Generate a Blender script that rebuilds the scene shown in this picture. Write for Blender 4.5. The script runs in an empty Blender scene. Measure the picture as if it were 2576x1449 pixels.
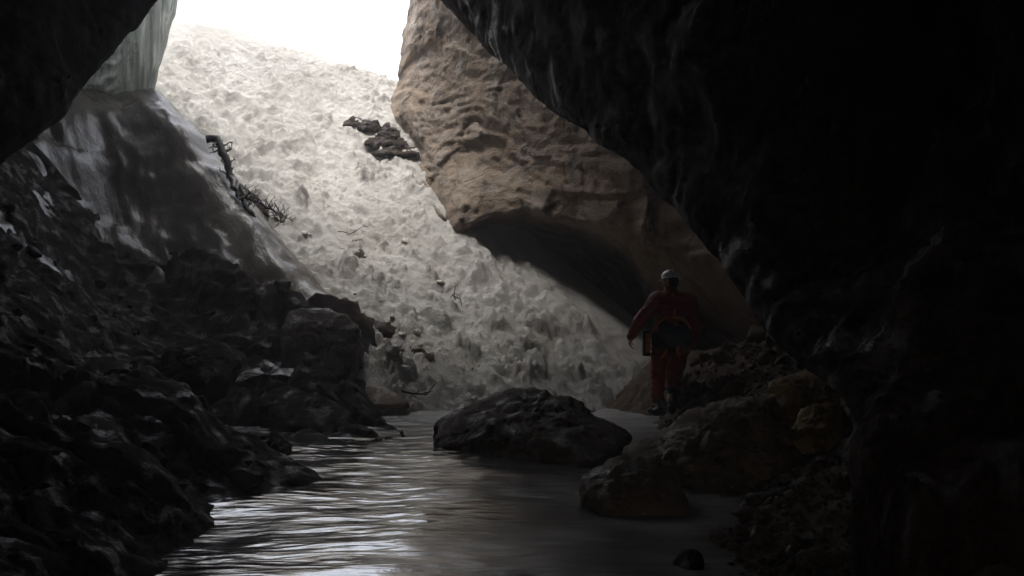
import bpy, bmesh, math, random
import numpy as np
from mathutils import Vector, Matrix, Euler

# ------------------------------------------------------------------ camera, sky, sun, exposure
sc = bpy.context.scene
COL = sc.collection
CAM_Z = 1.6
cam_d = bpy.data.cameras.new('camera'); cam_d.sensor_width = 36.0
cam_d.lens = 18.0 / math.tan(math.radians(25.0)); cam_d.clip_start = 0.05; cam_d.clip_end = 2000
cam = bpy.data.objects.new('camera', cam_d); COL.objects.link(cam)
cam.location = (0, 0, CAM_Z); cam.rotation_euler = (math.radians(90), 0, 0)
sc.camera = cam

SUN_DIR = Vector((-0.17, 0.13, 0.97)).normalized()         # towards the sun: high over the cave mouth, veiled
world = bpy.data.worlds.new('World'); sc.world = world; world.use_nodes = True
wn = world.node_tree; wn.nodes.clear()
sky = wn.nodes.new('ShaderNodeTexSky'); sky.sky_type = 'NISHITA'; sky.sun_disc = False
sky.sun_elevation = math.asin(SUN_DIR.z); sky.sun_rotation = math.atan2(SUN_DIR.x, SUN_DIR.y)
sky.air_density = 1.0; sky.dust_density = 6.0; sky.ozone_density = 0.6; sky.altitude = 1500
bg = wn.nodes.new('ShaderNodeBackground'); bg.inputs['Strength'].default_value = 0.15
wo = wn.nodes.new('ShaderNodeOutputWorld')
hs = wn.nodes.new('ShaderNodeHueSaturation'); hs.inputs['Saturation'].default_value = 0.3      # thin overcast
wn.links.new(sky.outputs[0], hs.inputs['Color']); wn.links.new(hs.outputs[0], bg.inputs[0]); wn.links.new(bg.outputs[0], wo.inputs[0])
sun_d = bpy.data.lights.new('sun', 'SUN'); sun_d.energy = 1.4; sun_d.angle = math.radians(26); sun_d.color = (1.0, 0.97, 0.92)
sun = bpy.data.objects.new('sun', sun_d); COL.objects.link(sun)
sun.rotation_euler = SUN_DIR.to_track_quat('Z', 'Y').to_euler()
vs = sc.view_settings; vs.view_transform = 'Standard'; vs.look = 'None'; vs.gamma = 1.0; vs.exposure = 2.15
vs.use_curve_mapping = False
cy = sc.cycles
cy.max_bounces = 7; cy.diffuse_bounces = 4; cy.glossy_bounces = 3; cy.transmission_bounces = 4; cy.volume_bounces = 1
cy.transparent_max_bounces = 6
cy.caustics_reflective = False; cy.caustics_refractive = False; cy.sample_clamp_indirect = 4.0; cy.blur_glossy = 0.5
cy.use_denoising = True; cy.adaptive_threshold = 0.008
try: cy.denoiser = 'OPENIMAGEDENOISE'
except Exception: pass

# ------------------------------------------------------------------ helpers
FPX = 1288.0 / math.tan(math.radians(25.0))
def P(x, y, Y):
    """direction of a photo pixel (2576 wide) at distance Y along the view"""
    return np.array([(x - 1288.0) / FPX * Y, Y, CAM_Z + (724.5 - y) / FPX * Y])

def S(x, y, dY=0.0):
    """the same, where the direction meets the snow slope"""
    return P(x, y, 11.81 / (0.709 - 0.125 * (x - 1288) / FPX - (724.5 - y) / FPX) + dY)
rng = np.random.default_rng(11); random.seed(11)
def _hash(ix, iy, iz, seed):
    h = (ix * 374761393 + iy * 668265263 + iz * 2147483647 + seed * 974634777) & 0xFFFFFFFF
    h = ((h ^ (h >> 13)) * 1274126177) & 0xFFFFFFFF
    h = ((h ^ (h >> 16)) * 2246822519) & 0xFFFFFFFF
    return h ^ (h >> 15)
GR = rng.normal(size=(256, 3)); GR /= np.linalg.norm(GR, axis=1)[:, None]
def perlin(p, seed=0):
    p = np.asarray(p, dtype=np.float64); i = np.floor(p).astype(np.int64); f = p - i
    u = f * f * f * (f * (f * 6 - 15) + 10); r = 0.0
    for dx in (0, 1):
        wx = u[..., 0] if dx else 1 - u[..., 0]
        for dy in (0, 1):
            wy = u[..., 1] if dy else 1 - u[..., 1]
            for dz in (0, 1):
                wz = u[..., 2] if dz else 1 - u[..., 2]
                g = GR[_hash(i[..., 0] + dx, i[..., 1] + dy, i[..., 2] + dz, seed) & 255]
                d = g[..., 0] * (f[..., 0] - dx) + g[..., 1] * (f[..., 1] - dy) + g[..., 2] * (f[..., 2] - dz)
                r = r + wx * wy * wz * d
    return r * 1.6
def fbm(p, oct=4, seed=0, gain=0.5, lac=2.03):
    a, s, r = 1.0, 1.0, 0.0
    for k in range(oct):
        r = r + a * perlin(p * s, seed + k * 17); a *= gain; s *= lac
    return r
def ridged(p, oct=4, seed=0, gain=0.5):
    a, s, r = 1.0, 1.0, 0.0
    for k in range(oct):
        r = r + a * (1 - 2 * np.abs(perlin(p * s, seed + k * 13))); a *= gain; s *= 2.07
    return r
def worley(p, seed=0):
    """nearest-cell distance and a random value of that cell: chunky, faceted relief"""
    i = np.floor(p).astype(np.int64); best = np.full(p.shape[:-1], 9.0); val = np.zeros(p.shape[:-1]); sec = np.full(p.shape[:-1], 9.0)
    for dx in (-1, 0, 1):
        for dy in (-1, 0, 1):
            for dz in (-1, 0, 1):
                cx, cyy, cz = i[..., 0] + dx, i[..., 1] + dy, i[..., 2] + dz
                h = _hash(cx, cyy, cz, seed)
                q = np.stack([cx + (h & 1023) / 1023.0, cyy + ((h >> 10) & 1023) / 1023.0, cz + ((h >> 20) & 1023) / 1023.0], -1)
                d = np.linalg.norm(p - q, axis=-1)
                m = d < best
                sec = np.where(m, best, np.minimum(sec, d)); val = np.where(m, ((h >> 5) & 4095) / 4095.0, val); best = np.where(m, d, best)
    return best, val, sec
def sstep(a, b, x):
    t = np.clip((x - a) / (b - a), 0, 1); return t * t * (3 - 2 * t)
class TPS:
    def __init__(s, pts, smooth=0.002):
        pts = np.array(pts, float); s.x = pts[:, :2]; n = len(pts)
        K = s.k(s.x, s.x) + smooth * np.eye(n); Q = np.c_[np.ones(n), s.x]
        A = np.zeros((n + 3, n + 3)); A[:n, :n] = K; A[:n, n:] = Q; A[n:, :n] = Q.T
        s.w = np.linalg.solve(A, np.r_[pts[:, 2], 0, 0, 0])
    def k(s, a, b):
        r2 = ((a[:, None, :] - b[None, :, :]) ** 2).sum(-1); return np.where(r2 > 0, 0.5 * r2 * np.log(r2 + 1e-12), 0)
    def __call__(s, X, Y):
        sh = np.shape(X); q = np.c_[np.ravel(X), np.ravel(Y)].astype(float); n = len(s.x)
        return (s.k(q, s.x) @ s.w[:n] + s.w[n] + q @ s.w[n + 1:]).reshape(sh)

def link(o, parent=None):
    COL.objects.link(o)
    if parent is not None: o.parent = parent
    return o
def mesh_np(name, V, F, mats, smooth=True):
    V = np.ascontiguousarray(V, dtype=np.float32).reshape(-1, 3); F = np.ascontiguousarray(F, dtype=np.int32)
    me = bpy.data.meshes.new(name); k = F.shape[1]
    me.vertices.add(len(V)); me.vertices.foreach_set('co', V.ravel())
    me.loops.add(F.size); me.loops.foreach_set('vertex_index', F.ravel())
    me.polygons.add(len(F)); me.polygons.foreach_set('loop_start', np.arange(0, F.size, k, dtype=np.int32))
    me.update(calc_edges=True); me.validate()
    me.polygons.foreach_set('use_smooth', np.full(len(me.polygons), smooth))
    for m in (mats if isinstance(mats, (list, tuple)) else [mats]): me.materials.append(m)
    return me
def obj(name, me, parent=None):
    return link(bpy.data.objects.new(name, me), parent)
def tag(o, label, cat, group=None):
    o['label'] = label; o['category'] = cat
    if group: o['group'] = group
    return o
def structure(o, label=None):
    o['kind'] = 'structure'
    if label: o['label'] = label
    return o
def grid_faces(n, m, flip=False):
    a = np.arange(n * m).reshape(n, m)
    q = np.stack([a[:-1, :-1], a[1:, :-1], a[1:, 1:], a[:-1, 1:]], -1).reshape(-1, 4)
    return q[:, ::-1] if flip else q
def grid_normals(G):
    a = np.gradient(G, axis=0); b = np.gradient(G, axis=1); n = np.cross(a, b)
    return n / (np.linalg.norm(n, axis=-1, keepdims=True) + 1e-9)
def spaced(segs):
    out = []
    for a, b, st in segs: out.append(np.arange(a, b - 1e-6, st))
    out.append([segs[-1][1]]); return np.concatenate(out)
def resample(pts, step):
    pts = np.array(pts, float); t = np.r_[0, np.cumsum(np.linalg.norm(np.diff(pts, axis=0), axis=1))]
    n = int(t[-1] / step) + 1; q = np.linspace(0, t[-1], n)
    return np.stack([np.interp(q, t, pts[:, k]) for k in range(pts.shape[1])], -1)

# ------------------------------------------------------------------ materials
class NT:
    def __init__(s, name):
        s.m = bpy.data.materials.new(name); s.m.use_nodes = True; s.t = s.m.node_tree; s.t.nodes.clear()
        s.out = s.t.nodes.new('ShaderNodeOutputMaterial')
        s.b = s.t.nodes.new('ShaderNodeBsdfPrincipled'); s.t.links.new(s.b.outputs[0], s.out.inputs[0])
        s.tc = s.t.nodes.new('ShaderNodeTexCoord')
    def n(s, typ, **kw):
        nd = s.t.nodes.new(typ)
        for k, v in kw.items(): setattr(nd, k, v)
        return nd
    def L(s, a, b): s.t.links.new(a, b)
    def coord(s, scale=(1, 1, 1), rot=(0, 0, 0), src='Object'):
        mp = s.n('ShaderNodeMapping'); mp.inputs['Scale'].default_value = scale; mp.inputs['Rotation'].default_value = rot
        s.L(s.tc.outputs[src], mp.inputs[0]); return mp.outputs[0]
    def noise(s, vec, scale, detail=6, rough=0.6, dist=0.0):
        nd = s.n('ShaderNodeTexNoise'); nd.inputs['Scale'].default_value = scale; nd.inputs['Detail'].default_value = detail
        nd.inputs['Roughness'].default_value = rough; nd.inputs['Distortion'].default_value = dist
        s.L(vec, nd.inputs['Vector']); return nd.outputs[0]
    def voro(s, vec, scale, feature='F1'):
        nd = s.n('ShaderNodeTexVoronoi', feature=feature); nd.inputs['Scale'].default_value = scale
        s.L(vec, nd.inputs['Vector']); return nd.outputs[0]
    def ramp(s, fac, stops):
        r = s.n('ShaderNodeValToRGB'); e = r.color_ramp.elements
        while len(e) < len(stops): e.new(0.5)
        for k, (p, c) in enumerate(stops):
            e[k].position = p; e[k].color = (c, c, c, 1) if isinstance(c, (int, float)) else (*c, 1)
        s.L(fac, r.inputs[0]); return r.outputs[0]
    def mix(s, fac, a, b, mode='MIX'):
        mx = s.n('ShaderNodeMix', data_type='RGBA', blend_type=mode)
        for sock, v in ((mx.inputs[0], fac), (mx.inputs[6], a), (mx.inputs[7], b)):
            if isinstance(v, (int, float)): sock.default_value = v
            elif isinstance(v, tuple): sock.default_value = (*v, 1)
            else: s.L(v, sock)
        return mx.outputs[2]
    def math(s, op, a, b=0.0):
        nd = s.n('ShaderNodeMath', operation=op)
        for sock, v in ((nd.inputs[0], a), (nd.inputs[1], b)):
            if isinstance(v, (int, float)): sock.default_value = v
            else: s.L(v, sock)
        return nd.outputs[0]
    def bump(s, h, strength=0.5, dist=0.05, normal=None):
        b = s.n('ShaderNodeBump'); b.inputs['Strength'].default_value = strength; b.inputs['Distance'].default_value = dist
        s.L(h, b.inputs['Height'])
        if normal is not None: s.L(normal, b.inputs['Normal'])
        return b.outputs[0]
    def set(s, **kw):
        for k, v in kw.items():
            sock = s.b.inputs[k.replace('_', ' ')]
            if isinstance(v, (int, float)): sock.default_value = v
            elif isinstance(v, tuple): sock.default_value = (*v, 1) if len(v) == 3 and sock.type == 'RGBA' else v
            else: s.L(v, sock)
        return s.m

def rock_mat(name, dark, mid, light, scale=1.0, wet=(0.3, 0.6), streak=0.0, bump=0.6, spec=0.5):
    t = NT(name); c = t.coord()
    n1 = t.noise(c, 0.9 * scale, 8, 0.62, 0.6); n2 = t.noise(c, 6.0 * scale, 8, 0.7); n3 = t.noise(c, 28 * scale, 6, 0.7)
    col = t.ramp(n1, [(0.30, dark), (0.5, mid), (0.70, light)])
    col = t.mix(t.ramp(n2, [(0.35, 0.0), (0.7, 0.75)]), col, tuple(0.55 * v for v in mid), 'MIX')
    if streak:
        cs = t.coord((1.6, 1.6, 0.16)); ns = t.noise(cs, 1.7, 6, 0.65, 0.4)
        col = t.mix(t.ramp(ns, [(0.5, 0.0), (0.68, streak)]), col, tuple(0.35 * v for v in dark))
        cb = t.coord((0.25, 0.25, 1.6), (0.25, 0.32, 0)); nb = t.noise(cb, 1.4, 7, 0.6, 0.8)
        col = t.mix(t.ramp(nb, [(0.52, 0.0), (0.66, streak * 0.7)]), col, tuple(0.6 * v for v in light), 'MIX')
    nz = t.n('ShaderNodeTexNoise'); nz.inputs['Scale'].default_value = 1.6 * scale; nz.inputs['Detail'].default_value = 5; t.L(c, nz.inputs['Vector'])
    cr = t.voro(t.mix(0.55, t.coord((1, 1, 0.55), (0.2, 0.3, 0.1)), nz.outputs['Color'], 'ADD'), 0.9 * scale, 'DISTANCE_TO_EDGE')
    crack = t.ramp(cr, [(0.0, 0.0), (0.035, 1.0)])
    col = t.mix(t.ramp(cr, [(0.0, 0.4), (0.02, 0.0)]), col, tuple(0.3 * v for v in dark))
    rough = t.ramp(t.noise(c, 2.2 * scale, 5, 0.6), [(0.36, wet[0]), (0.5, wet[1])])
    if name == 'dark_limestone':
        cs = t.coord((2.4, 2.4, 0.35)); ws = t.ramp(t.noise(cs, 1.6, 6, 0.65, 0.5), [(0.56, 0.0), (0.66, 1.0)])
        rough = t.mix(ws, rough, (0.22, 0.22, 0.22)); spec = t.mix(ws, (spec,) * 3, (0.25, 0.25, 0.25))
    h = t.math('ADD', t.math('MULTIPLY', n2, 1.0), t.math('MULTIPLY', n3, 0.35))
    h = t.math('ADD', h, t.math('MULTIPLY', crack, 0.2))
    return t.set(Base_Color=col, Roughness=rough, Normal=t.bump(h, bump, 0.07 / scale), Specular_IOR_Level=spec)

M = {}
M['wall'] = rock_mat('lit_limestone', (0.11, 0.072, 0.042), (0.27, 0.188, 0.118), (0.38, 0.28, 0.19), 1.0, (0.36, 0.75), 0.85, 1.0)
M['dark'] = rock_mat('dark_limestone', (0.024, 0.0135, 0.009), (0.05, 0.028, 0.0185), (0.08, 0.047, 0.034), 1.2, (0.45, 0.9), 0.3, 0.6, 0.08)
M['wet'] = rock_mat('wet_rubble_rock', (0.012, 0.007, 0.004), (0.026, 0.0155, 0.009), (0.044, 0.028, 0.0175), 2.2, (0.26, 0.95), 0.0, 0.8, 0.12)
M['boulder'] = rock_mat('boulder_rock', (0.07, 0.042, 0.022), (0.16, 0.10, 0.054), (0.25, 0.17, 0.105), 2.4, (0.2, 0.8), 0.0, 0.9, 0.55)
M['boulder_dark'] = rock_mat('dark_boulder_rock', (0.036, 0.021, 0.011), (0.082, 0.049, 0.025), (0.13, 0.085, 0.05), 2.4, (0.25, 0.85), 0.0, 0.9, 0.35)
M['ochre'] = rock_mat('ochre_rock', (0.14, 0.08, 0.026), (0.31, 0.19, 0.058), (0.42, 0.28, 0.11), 2.4, (0.4, 0.7), 0.0, 0.9)
M['brown'] = rock_mat('brown_rubble', (0.038, 0.024, 0.014), (0.09, 0.058, 0.034), (0.145, 0.10, 0.064), 2.6, (0.4, 0.7), 0.0, 0.9)

M['stone_wet'] = rock_mat('wet_loose_stone', (0.013, 0.0085, 0.006), (0.03, 0.021, 0.0145), (0.05, 0.036, 0.026), 1.0, (0.3, 0.9), 0.0, 0.012, 0.2)
M['stone_brown'] = rock_mat('brown_loose_stone', (0.04, 0.026, 0.016), (0.1, 0.066, 0.042), (0.16, 0.112, 0.075), 1.0, (0.35, 0.9), 0.0, 0.012, 0.25)
M['bank'] = rock_mat('bank_grit', (0.04, 0.026, 0.016), (0.095, 0.063, 0.039), (0.155, 0.107, 0.07), 3.0, (0.4, 0.9), 0.0, 0.9, 0.2)
def snow_mat(name='dirty_snow', bs=1.0):
    t = NT(name); c = t.coord()
    n1 = t.noise(c, 0.8, 6, 0.6, 0.5); n2 = t.noise(c, 11, 8, 0.72); n3 = t.noise(c, 38, 5, 0.7)
    col = t.ramp(n1, [(0.3, (0.36, 0.335, 0.30)), (0.55, (0.47, 0.452, 0.42)), (0.75, (0.58, 0.562, 0.53))])
    col = t.mix(t.ramp(n2, [(0.60, 0.0), (0.78, 0.45)]), col, (0.34, 0.28, 0.22))
    m2 = t.n('ShaderNodeMapping'); m2.inputs['Scale'].default_value = (1.6, 0.22, 1.0); t.L(t.coord((1, 1, 1), (0, 0, math.radians(-32))), m2.inputs[0])
    col = t.mix(t.ramp(t.noise(m2.outputs[0], 1.5, 7, 0.65, 0.4), [(0.52, 0.0), (0.72, 0.4)]), col, (0.27, 0.235, 0.19))
    sp = t.voro(c, 7.0); col = t.mix(t.ramp(sp, [(0.03, 0.8), (0.075, 0.0)]), col, (0.10, 0.075, 0.055))
    h = t.math('ADD', t.math('MULTIPLY', n2, 1.3), t.math('MULTIPLY', n3, 0.6))
    return t.set(Base_Color=col, Roughness=0.55, Specular_IOR_Level=0.3, Subsurface_Weight=0.2, Subsurface_Radius=(1.0, 0.9, 0.8), Subsurface_Scale=0.04, Normal=t.bump(h, bs, 0.045))
M['snow'] = snow_mat(); M['lump'] = snow_mat('lump_snow', 0.004)

def floor_mat():
    t = NT('floor_ice'); c = t.coord()
    sep = t.n('ShaderNodeSeparateXYZ'); t.L(c, sep.inputs[0])
    wob = t.noise(c, 0.55, 4, 0.6)
    # right-hand side of the floor is frosted with old grainy snow, the left is bare melt-water ice
    fr = t.math('ADD', t.math('MULTIPLY', sep.outputs[0], 0.42), t.math('MULTIPLY', wob, 1.3))
    fr = t.math('ADD', fr, -0.38)
    frost = t.ramp(fr, [(0.0, 0.0), (0.75, 1.0)])
    far = t.ramp(t.math('MULTIPLY', t.math('ADD', sep.outputs[1], -11.5), 0.4), [(0.0, 0.0), (1.0, 1.0)])
    frost = t.math('MAXIMUM', frost, far)
    n1 = t.noise(c, 1.3, 6, 0.6)
    col = t.mix(frost, (0.030, 0.033, 0.037), (0.19, 0.187, 0.18))
    col = t.mix(far, col, (0.5, 0.48, 0.45))
    col = t.mix(t.ramp(n1, [(0.45, 0.0), (0.75, 0.6)]), col, (0.035, 0.03, 0.027))
    rough = t.mix(frost, (0.03, 0.03, 0.03), (0.27, 0.27, 0.27))
    cw = t.coord((1.0, 4.0, 1.0), (0, 0, math.radians(-4)))
    w1 = t.noise(cw, 2.0, 2, 0.45, 0.9); w2 = t.noise(cw, 6.5, 2, 0.5, 0.6)
    h1 = t.math('ADD', t.math('MULTIPLY', w1, 1.0), t.math('MULTIPLY', w2, 0.16))
    b1 = t.bump(h1, 1.0, 0.010)
    g = t.noise(c, 85, 3, 0.7); g = t.math('MULTIPLY', g, frost)
    g2 = t.noise(c, 20, 4, 0.7)
    g = t.math('ADD', g, t.math('MULTIPLY', g2, 0.22))
    return t.set(Base_Color=col, Roughness=rough, Normal=t.bump(g, 0.6, 0.012, b1), IOR=1.33, Specular_IOR_Level=1.0, Coat_Weight=t.mix(frost, (0.8, 0.8, 0.8), (0.1, 0.1, 0.1)), Coat_Roughness=0.02, Coat_IOR=1.4, Coat_Normal=t.bump(g, 0.4, 0.010, b1))
M['floor'] = floor_mat()

def flow_mat():
    t = NT('glazed_flow_ice'); c = t.coord()
    m2 = t.n('ShaderNodeMapping'); m2.inputs['Scale'].default_value = (2.6, 0.5, 1.0); t.L(t.coord((1, 1, 1), (0, 0, math.radians(-36))), m2.inputs[0]); cs = m2.outputs[0]
    n1 = t.noise(c, 1.0, 5, 0.6, 0.4); n2 = t.noise(cs, 3.0, 6, 0.62, 0.3); n3 = t.noise(c, 22, 5, 0.6)
    col = t.ramp(n1, [(0.3, (0.06, 0.051, 0.042)), (0.55, (0.13, 0.115, 0.097)), (0.75, (0.25, 0.23, 0.205))])
    h = t.math('ADD', n2, t.math('MULTIPLY', n3, 0.35))
    return t.set(Base_Color=col, Roughness=t.ramp(n2, [(0.3, 0.12), (0.7, 0.32)]), IOR=1.31,
                 Normal=t.bump(h, 0.6, 0.03), Specular_IOR_Level=0.5)
M['flow'] = flow_mat()

def curtain_mat():
    t = NT('frozen_waterfall_ice'); c = t.coord((5, 5, 0.35))
    n = t.noise(c, 2.2, 6, 0.6, 0.3)
    col = t.ramp(n, [(0.32, (0.17, 0.19, 0.178)), (0.5, (0.38, 0.405, 0.388)), (0.68, (0.62, 0.64, 0.625))])
    t.set(Base_Color=col, Roughness=0.3, IOR=1.31, Normal=t.bump(n, 0.5, 0.05))
    tr = t.n('ShaderNodeBsdfTranslucent'); t.L(col, tr.inputs[0])
    mx = t.n('ShaderNodeMixShader'); mx.inputs[0].default_value = 0.7
    t.L(t.b.outputs[0], mx.inputs[1]); t.L(tr.outputs[0], mx.inputs[2]); t.L(mx.outputs[0], t.out.inputs[0])
    return t.m
M['curtain'] = curtain_mat()

def plain(name, col, rough=0.6, scale=60, var=0.35, bump=0.25, spec=0.4, dist=0.01):
    t = NT(name); c = t.coord(); n = t.noise(c, scale, 5, 0.6); n2 = t.noise(c, scale * 0.12, 4, 0.6)
    f = t.math('MULTIPLY', t.math('ADD', n, n2), 0.5)
    cc = t.ramp(f, [(0.35, tuple(v * (1 - var) for v in col)), (0.65, col)])
    return t.set(Base_Color=cc, Roughness=rough, Normal=t.bump(n, bump, dist), Specular_IOR_Level=spec)
M['wood'] = plain('dead_wet_wood', (0.045, 0.034, 0.026), 0.45, 30, 0.5, 0.6)
M['suit'] = plain('red_caving_cordura', (0.28, 0.026, 0.024), 0.62, 14, 0.55, 0.4, 0.3, 0.02)
M['orange'] = plain('orange_webbing', (0.62, 0.10, 0.012), 0.6, 50, 0.3)
M['black'] = plain('black_coated_fabric', (0.016, 0.016, 0.017), 0.55, 25, 0.4, 0.35, 0.3, 0.015)
M['helmet'] = plain('white_helmet_shell', (0.72, 0.70, 0.66), 0.28, 20, 0.12, 0.1)
M['helmet_dark'] = plain('dark_helmet_vent', (0.02, 0.02, 0.022), 0.5)
M['skin'] = plain('skin', (0.45, 0.26, 0.18), 0.5, 70, 0.2, 0.15)
M['hair'] = plain('dark_hair', (0.02, 0.014, 0.01), 0.5, 90, 0.4, 0.5)
M['boot'] = plain('black_boot_leather', (0.022, 0.021, 0.021), 0.35, 40, 0.4, 0.3)
M['metal'] = plain('worn_steel', (0.35, 0.35, 0.36), 0.35, 40, 0.3, 0.1)

# ------------------------------------------------------------------ terrain height fields
SNOW_S, SNOW_Y0, SNOW_PH = 0.72, 14.4, math.radians(10)
CR_A, CR_B = np.array([-0.69, 17.65]), np.array([1.9, 14.9])
_cd = (CR_B - CR_A) / np.linalg.norm(CR_B - CR_A); _cn = np.array([-_cd[1], _cd[0]])
if _cn[1] < 0: _cn = -_cn
def snow_plane(X, Y):
    z = SNOW_S * (math.cos(SNOW_PH) * (Y - SNOW_Y0) - math.sin(SNOW_PH) * X)
    lip = 6.1 - 0.42 * (X + 3.0)                         # the brow under the daylight, then gentle ground outside
    z = np.where(z > lip, lip + 0.10 * (z - lip), z)
    zz = SNOW_S * (math.cos(SNOW_PH) * (Y - SNOW_Y0) - math.sin(SNOW_PH) * X)
    k = 0.5; h = np.clip(0.5 + 0.5 * (lip + 0.1 * (zz - lip) - zz) / k, 0, 1)
    z = (lip + 0.1 * (zz - lip)) * (1 - h) + zz * h - k * h * (1 - h)
    d = (X - CR_A[0]) * _cn[0] + (Y - CR_A[1]) * _cn[1]
    along = (X - CR_A[0]) * _cd[0] + (Y - CR_A[1]) * _cd[1]
    w = sstep(-1.0, 0.5, along + 0.9 * np.maximum(d, 0))
    drop = 0.16 * sstep(0, 0.5, d) + 0.45 * np.maximum(d - 0.5, 0) ** 1.6
    z = z - w * np.minimum(drop, 14.0)
    base = -0.35
    k = 0.25; h = np.clip(0.5 + 0.5 * (z - base) / k, 0, 1)      # toe runs under the floor ice
    return base * (1 - h) + z * h + k * h * (1 - h), d, along, w

LEFT = [  # rock slope on the left: photo direction + distance, or plain metres
    *[P(*q) for q in ((384, 232, 19.8), (260, 275, 18.9), (500, 335, 18.4), (570, 440, 17.6), (640, 550, 16.9), (720, 640, 16.3), (800, 720, 15.8), (900, 800, 15.3),
      (200, 270, 18.3), (300, 380, 17.8), (420, 480, 17.3), (120, 420, 16.2), (0, 500, 14), (250, 560, 16.3), (420, 620, 16.3), (560, 690, 15.7),
      (700, 790, 15.0), (500, 760, 15.3), (300, 760, 15.0), (100, 700, 13.3), (600, 900, 14.0), (800, 880, 14.4), (300, 920, 12.4), (0, 880, 10.2),
      (450, 900, 13.5), (150, 900, 11.3),
      (380, 965, 9.6), (480, 1015, 9.6), (600, 1085, 9.6), (720, 1160, 9.5), (200, 960, 9.0), (0, 1010, 8.0),
      (900, 1060, 12.1), (800, 1000, 12.9), (700, 965, 13.1), (900, 960, 14.2), (960, 1095, 11.7),
      (0, 1080, 7.0), (300, 1150, 7.3), (300, 1300, 6.8), (0, 1300, 6.0), (100, 1449, 5.5), (480, 1200, 8.2))],
    (-1.92, 6.1, 0.0), (-2.1, 8.0, 0.0), (-1.66, 9.35, -0.02), (-2.64, 11.2, 0.0), (-3.2, 12.6, 0.02), (-2.3, 12.0, 0.0), (-1.2, 11.5, -0.03), (-1.85, 14.3, 0.0),
    (-1.2, 6.2, -0.5), (-1.4, 8.0, -0.5), (-0.9, 9.4, -0.6), (-1.6, 10.3, -0.35), (-2.6, 11.9, -0.12), (-0.5, 11.6, -0.6), (-0.9, 13.0, -0.5), (-0.9, 15.0, -0.6), (0.5, 8.0, -1.2), (1.0, 14.0, -1.2),
    (-2.3, 4.0, 0.15), (-1.6, 4, -0.4), (-2.6, 2, 0.3), (-3.6, 4, 0.9), (-4.2, 6, 1.3), (-4.4, 2, 1.3), (-2.2, -2, -0.1), (-5, -2, 1.4), (-5.2, 8, 2.0),
    (-1.3, 15.7, 0.2), (-1.9, 16.6, 0.7), (-2.9, 17.3, 1.2), (-4.0, 18.6, 1.9), (-5.0, 20.3, 3.0), (-3.5, 20, 2.2), (-7.4, 20.6, 4.8), (-7.6, 16, 4.3), (-7.2, 12, 3.0)]
left_tps = TPS(LEFT, 0.004)
def left_detail(X, Y, Z):
    p = np.stack([X, Y, Z], -1)
    wq = p + 0.25 * np.stack([perlin(p * 1.1, 3), perlin(p * 1.1, 4), perlin(p * 1.1, 5)], -1)
    rot = np.stack([wq[..., 0] * 0.8 + wq[..., 1] * 0.35, wq[..., 1] * 0.8 - wq[..., 0] * 0.3, wq[..., 2] * 1.6], -1)
    b1, v1, s1 = worley(rot * np.array([0.95, 0.75, 1.0]), 7); b2, v2, s2 = worley(rot * np.array([2.6, 1.6, 2.2]), 8)
    st = ridged(np.stack([rot[..., 0] * 0.7 + rot[..., 1] * 0.5, rot[..., 1] * 0.25, rot[..., 2] * 2.2], -1) * 2.2, 4, 31)
    b3, v3, s3 = worley(rot * np.array([6.0, 4.0, 5.0]), 9)
    tiltf = (v1 - 0.5) * (wq[..., 0] * 0.5 + wq[..., 1] * 0.3) % 0.5 - 0.25
    return 0.36 * (v1 - 0.5) * sstep(0, 0.10, s1 - b1) - 0.05 + 0.13 * (v2 - 0.5) * sstep(0, 0.10, s2 - b2) + 0.05 * (v3 - 0.5) * sstep(0, 0.12, s3 - b3) + 0.08 * fbm(p * 1.1, 3, 21) + 0.04 * st + 0.014 * fbm(p * 10, 4, 33, 0.65)
# +1 well inside the ice flow, -1 outside
mask_pts = [(*P(*q)[:2], s) for q, s in (
    ((384, 232, 19.8), 1), ((260, 275, 18.9), 1), ((500, 335, 18.4), 1), ((570, 440, 17.6), 1), ((640, 550, 16.9), 1), ((720, 640, 16.3), 1.0), ((800, 720, 15.8), 0.8), ((860, 780, 15.4), 0.2), ((900, 800, 15.3), -0.8),
    ((200, 270, 18.3), 0.9), ((300, 380, 17.8), 1), ((420, 480, 17.3), 1), ((150, 380, 16.8), 0.4), ((250, 500, 16.7), 0.5), ((420, 560, 16.7), 0.4), ((560, 620, 16.3), 0.7), ((680, 695, 15.8), 0.6),
    ((250, 570, 16.2), -0.6), ((420, 640, 16.1), -0.6), ((560, 700, 15.6), -0.4), ((700, 790, 15.0), -0.7), ((500, 760, 15.3), -1), ((300, 760, 15.0), -1), ((100, 500, 15.5), -0.6), ((60, 415, 15.6), -0.8), ((0, 500, 14), -1))]
mask_pts += [(-1.5, 15, -1), (-7.5, 13, -1), (-8, 18, 1), (-4.5, 19.5, 1), (-3.2, 17.4, 0.9)]
fl_tps = TPS(mask_pts, 0.01)
def left_height(X, Y):
    X = np.asarray(X, float); Y = np.asarray(Y, float); z = left_tps(X, Y)
    amp = sstep(-0.5, 0.45, z) * 0.75 + 0.25
    fm = sstep(0.0, 0.5, fl_tps(X, Y))
    return z + 0.78 * amp * left_detail(X, Y, z) * (1 - 0.9 * fm) - 0.26 * fm

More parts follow.
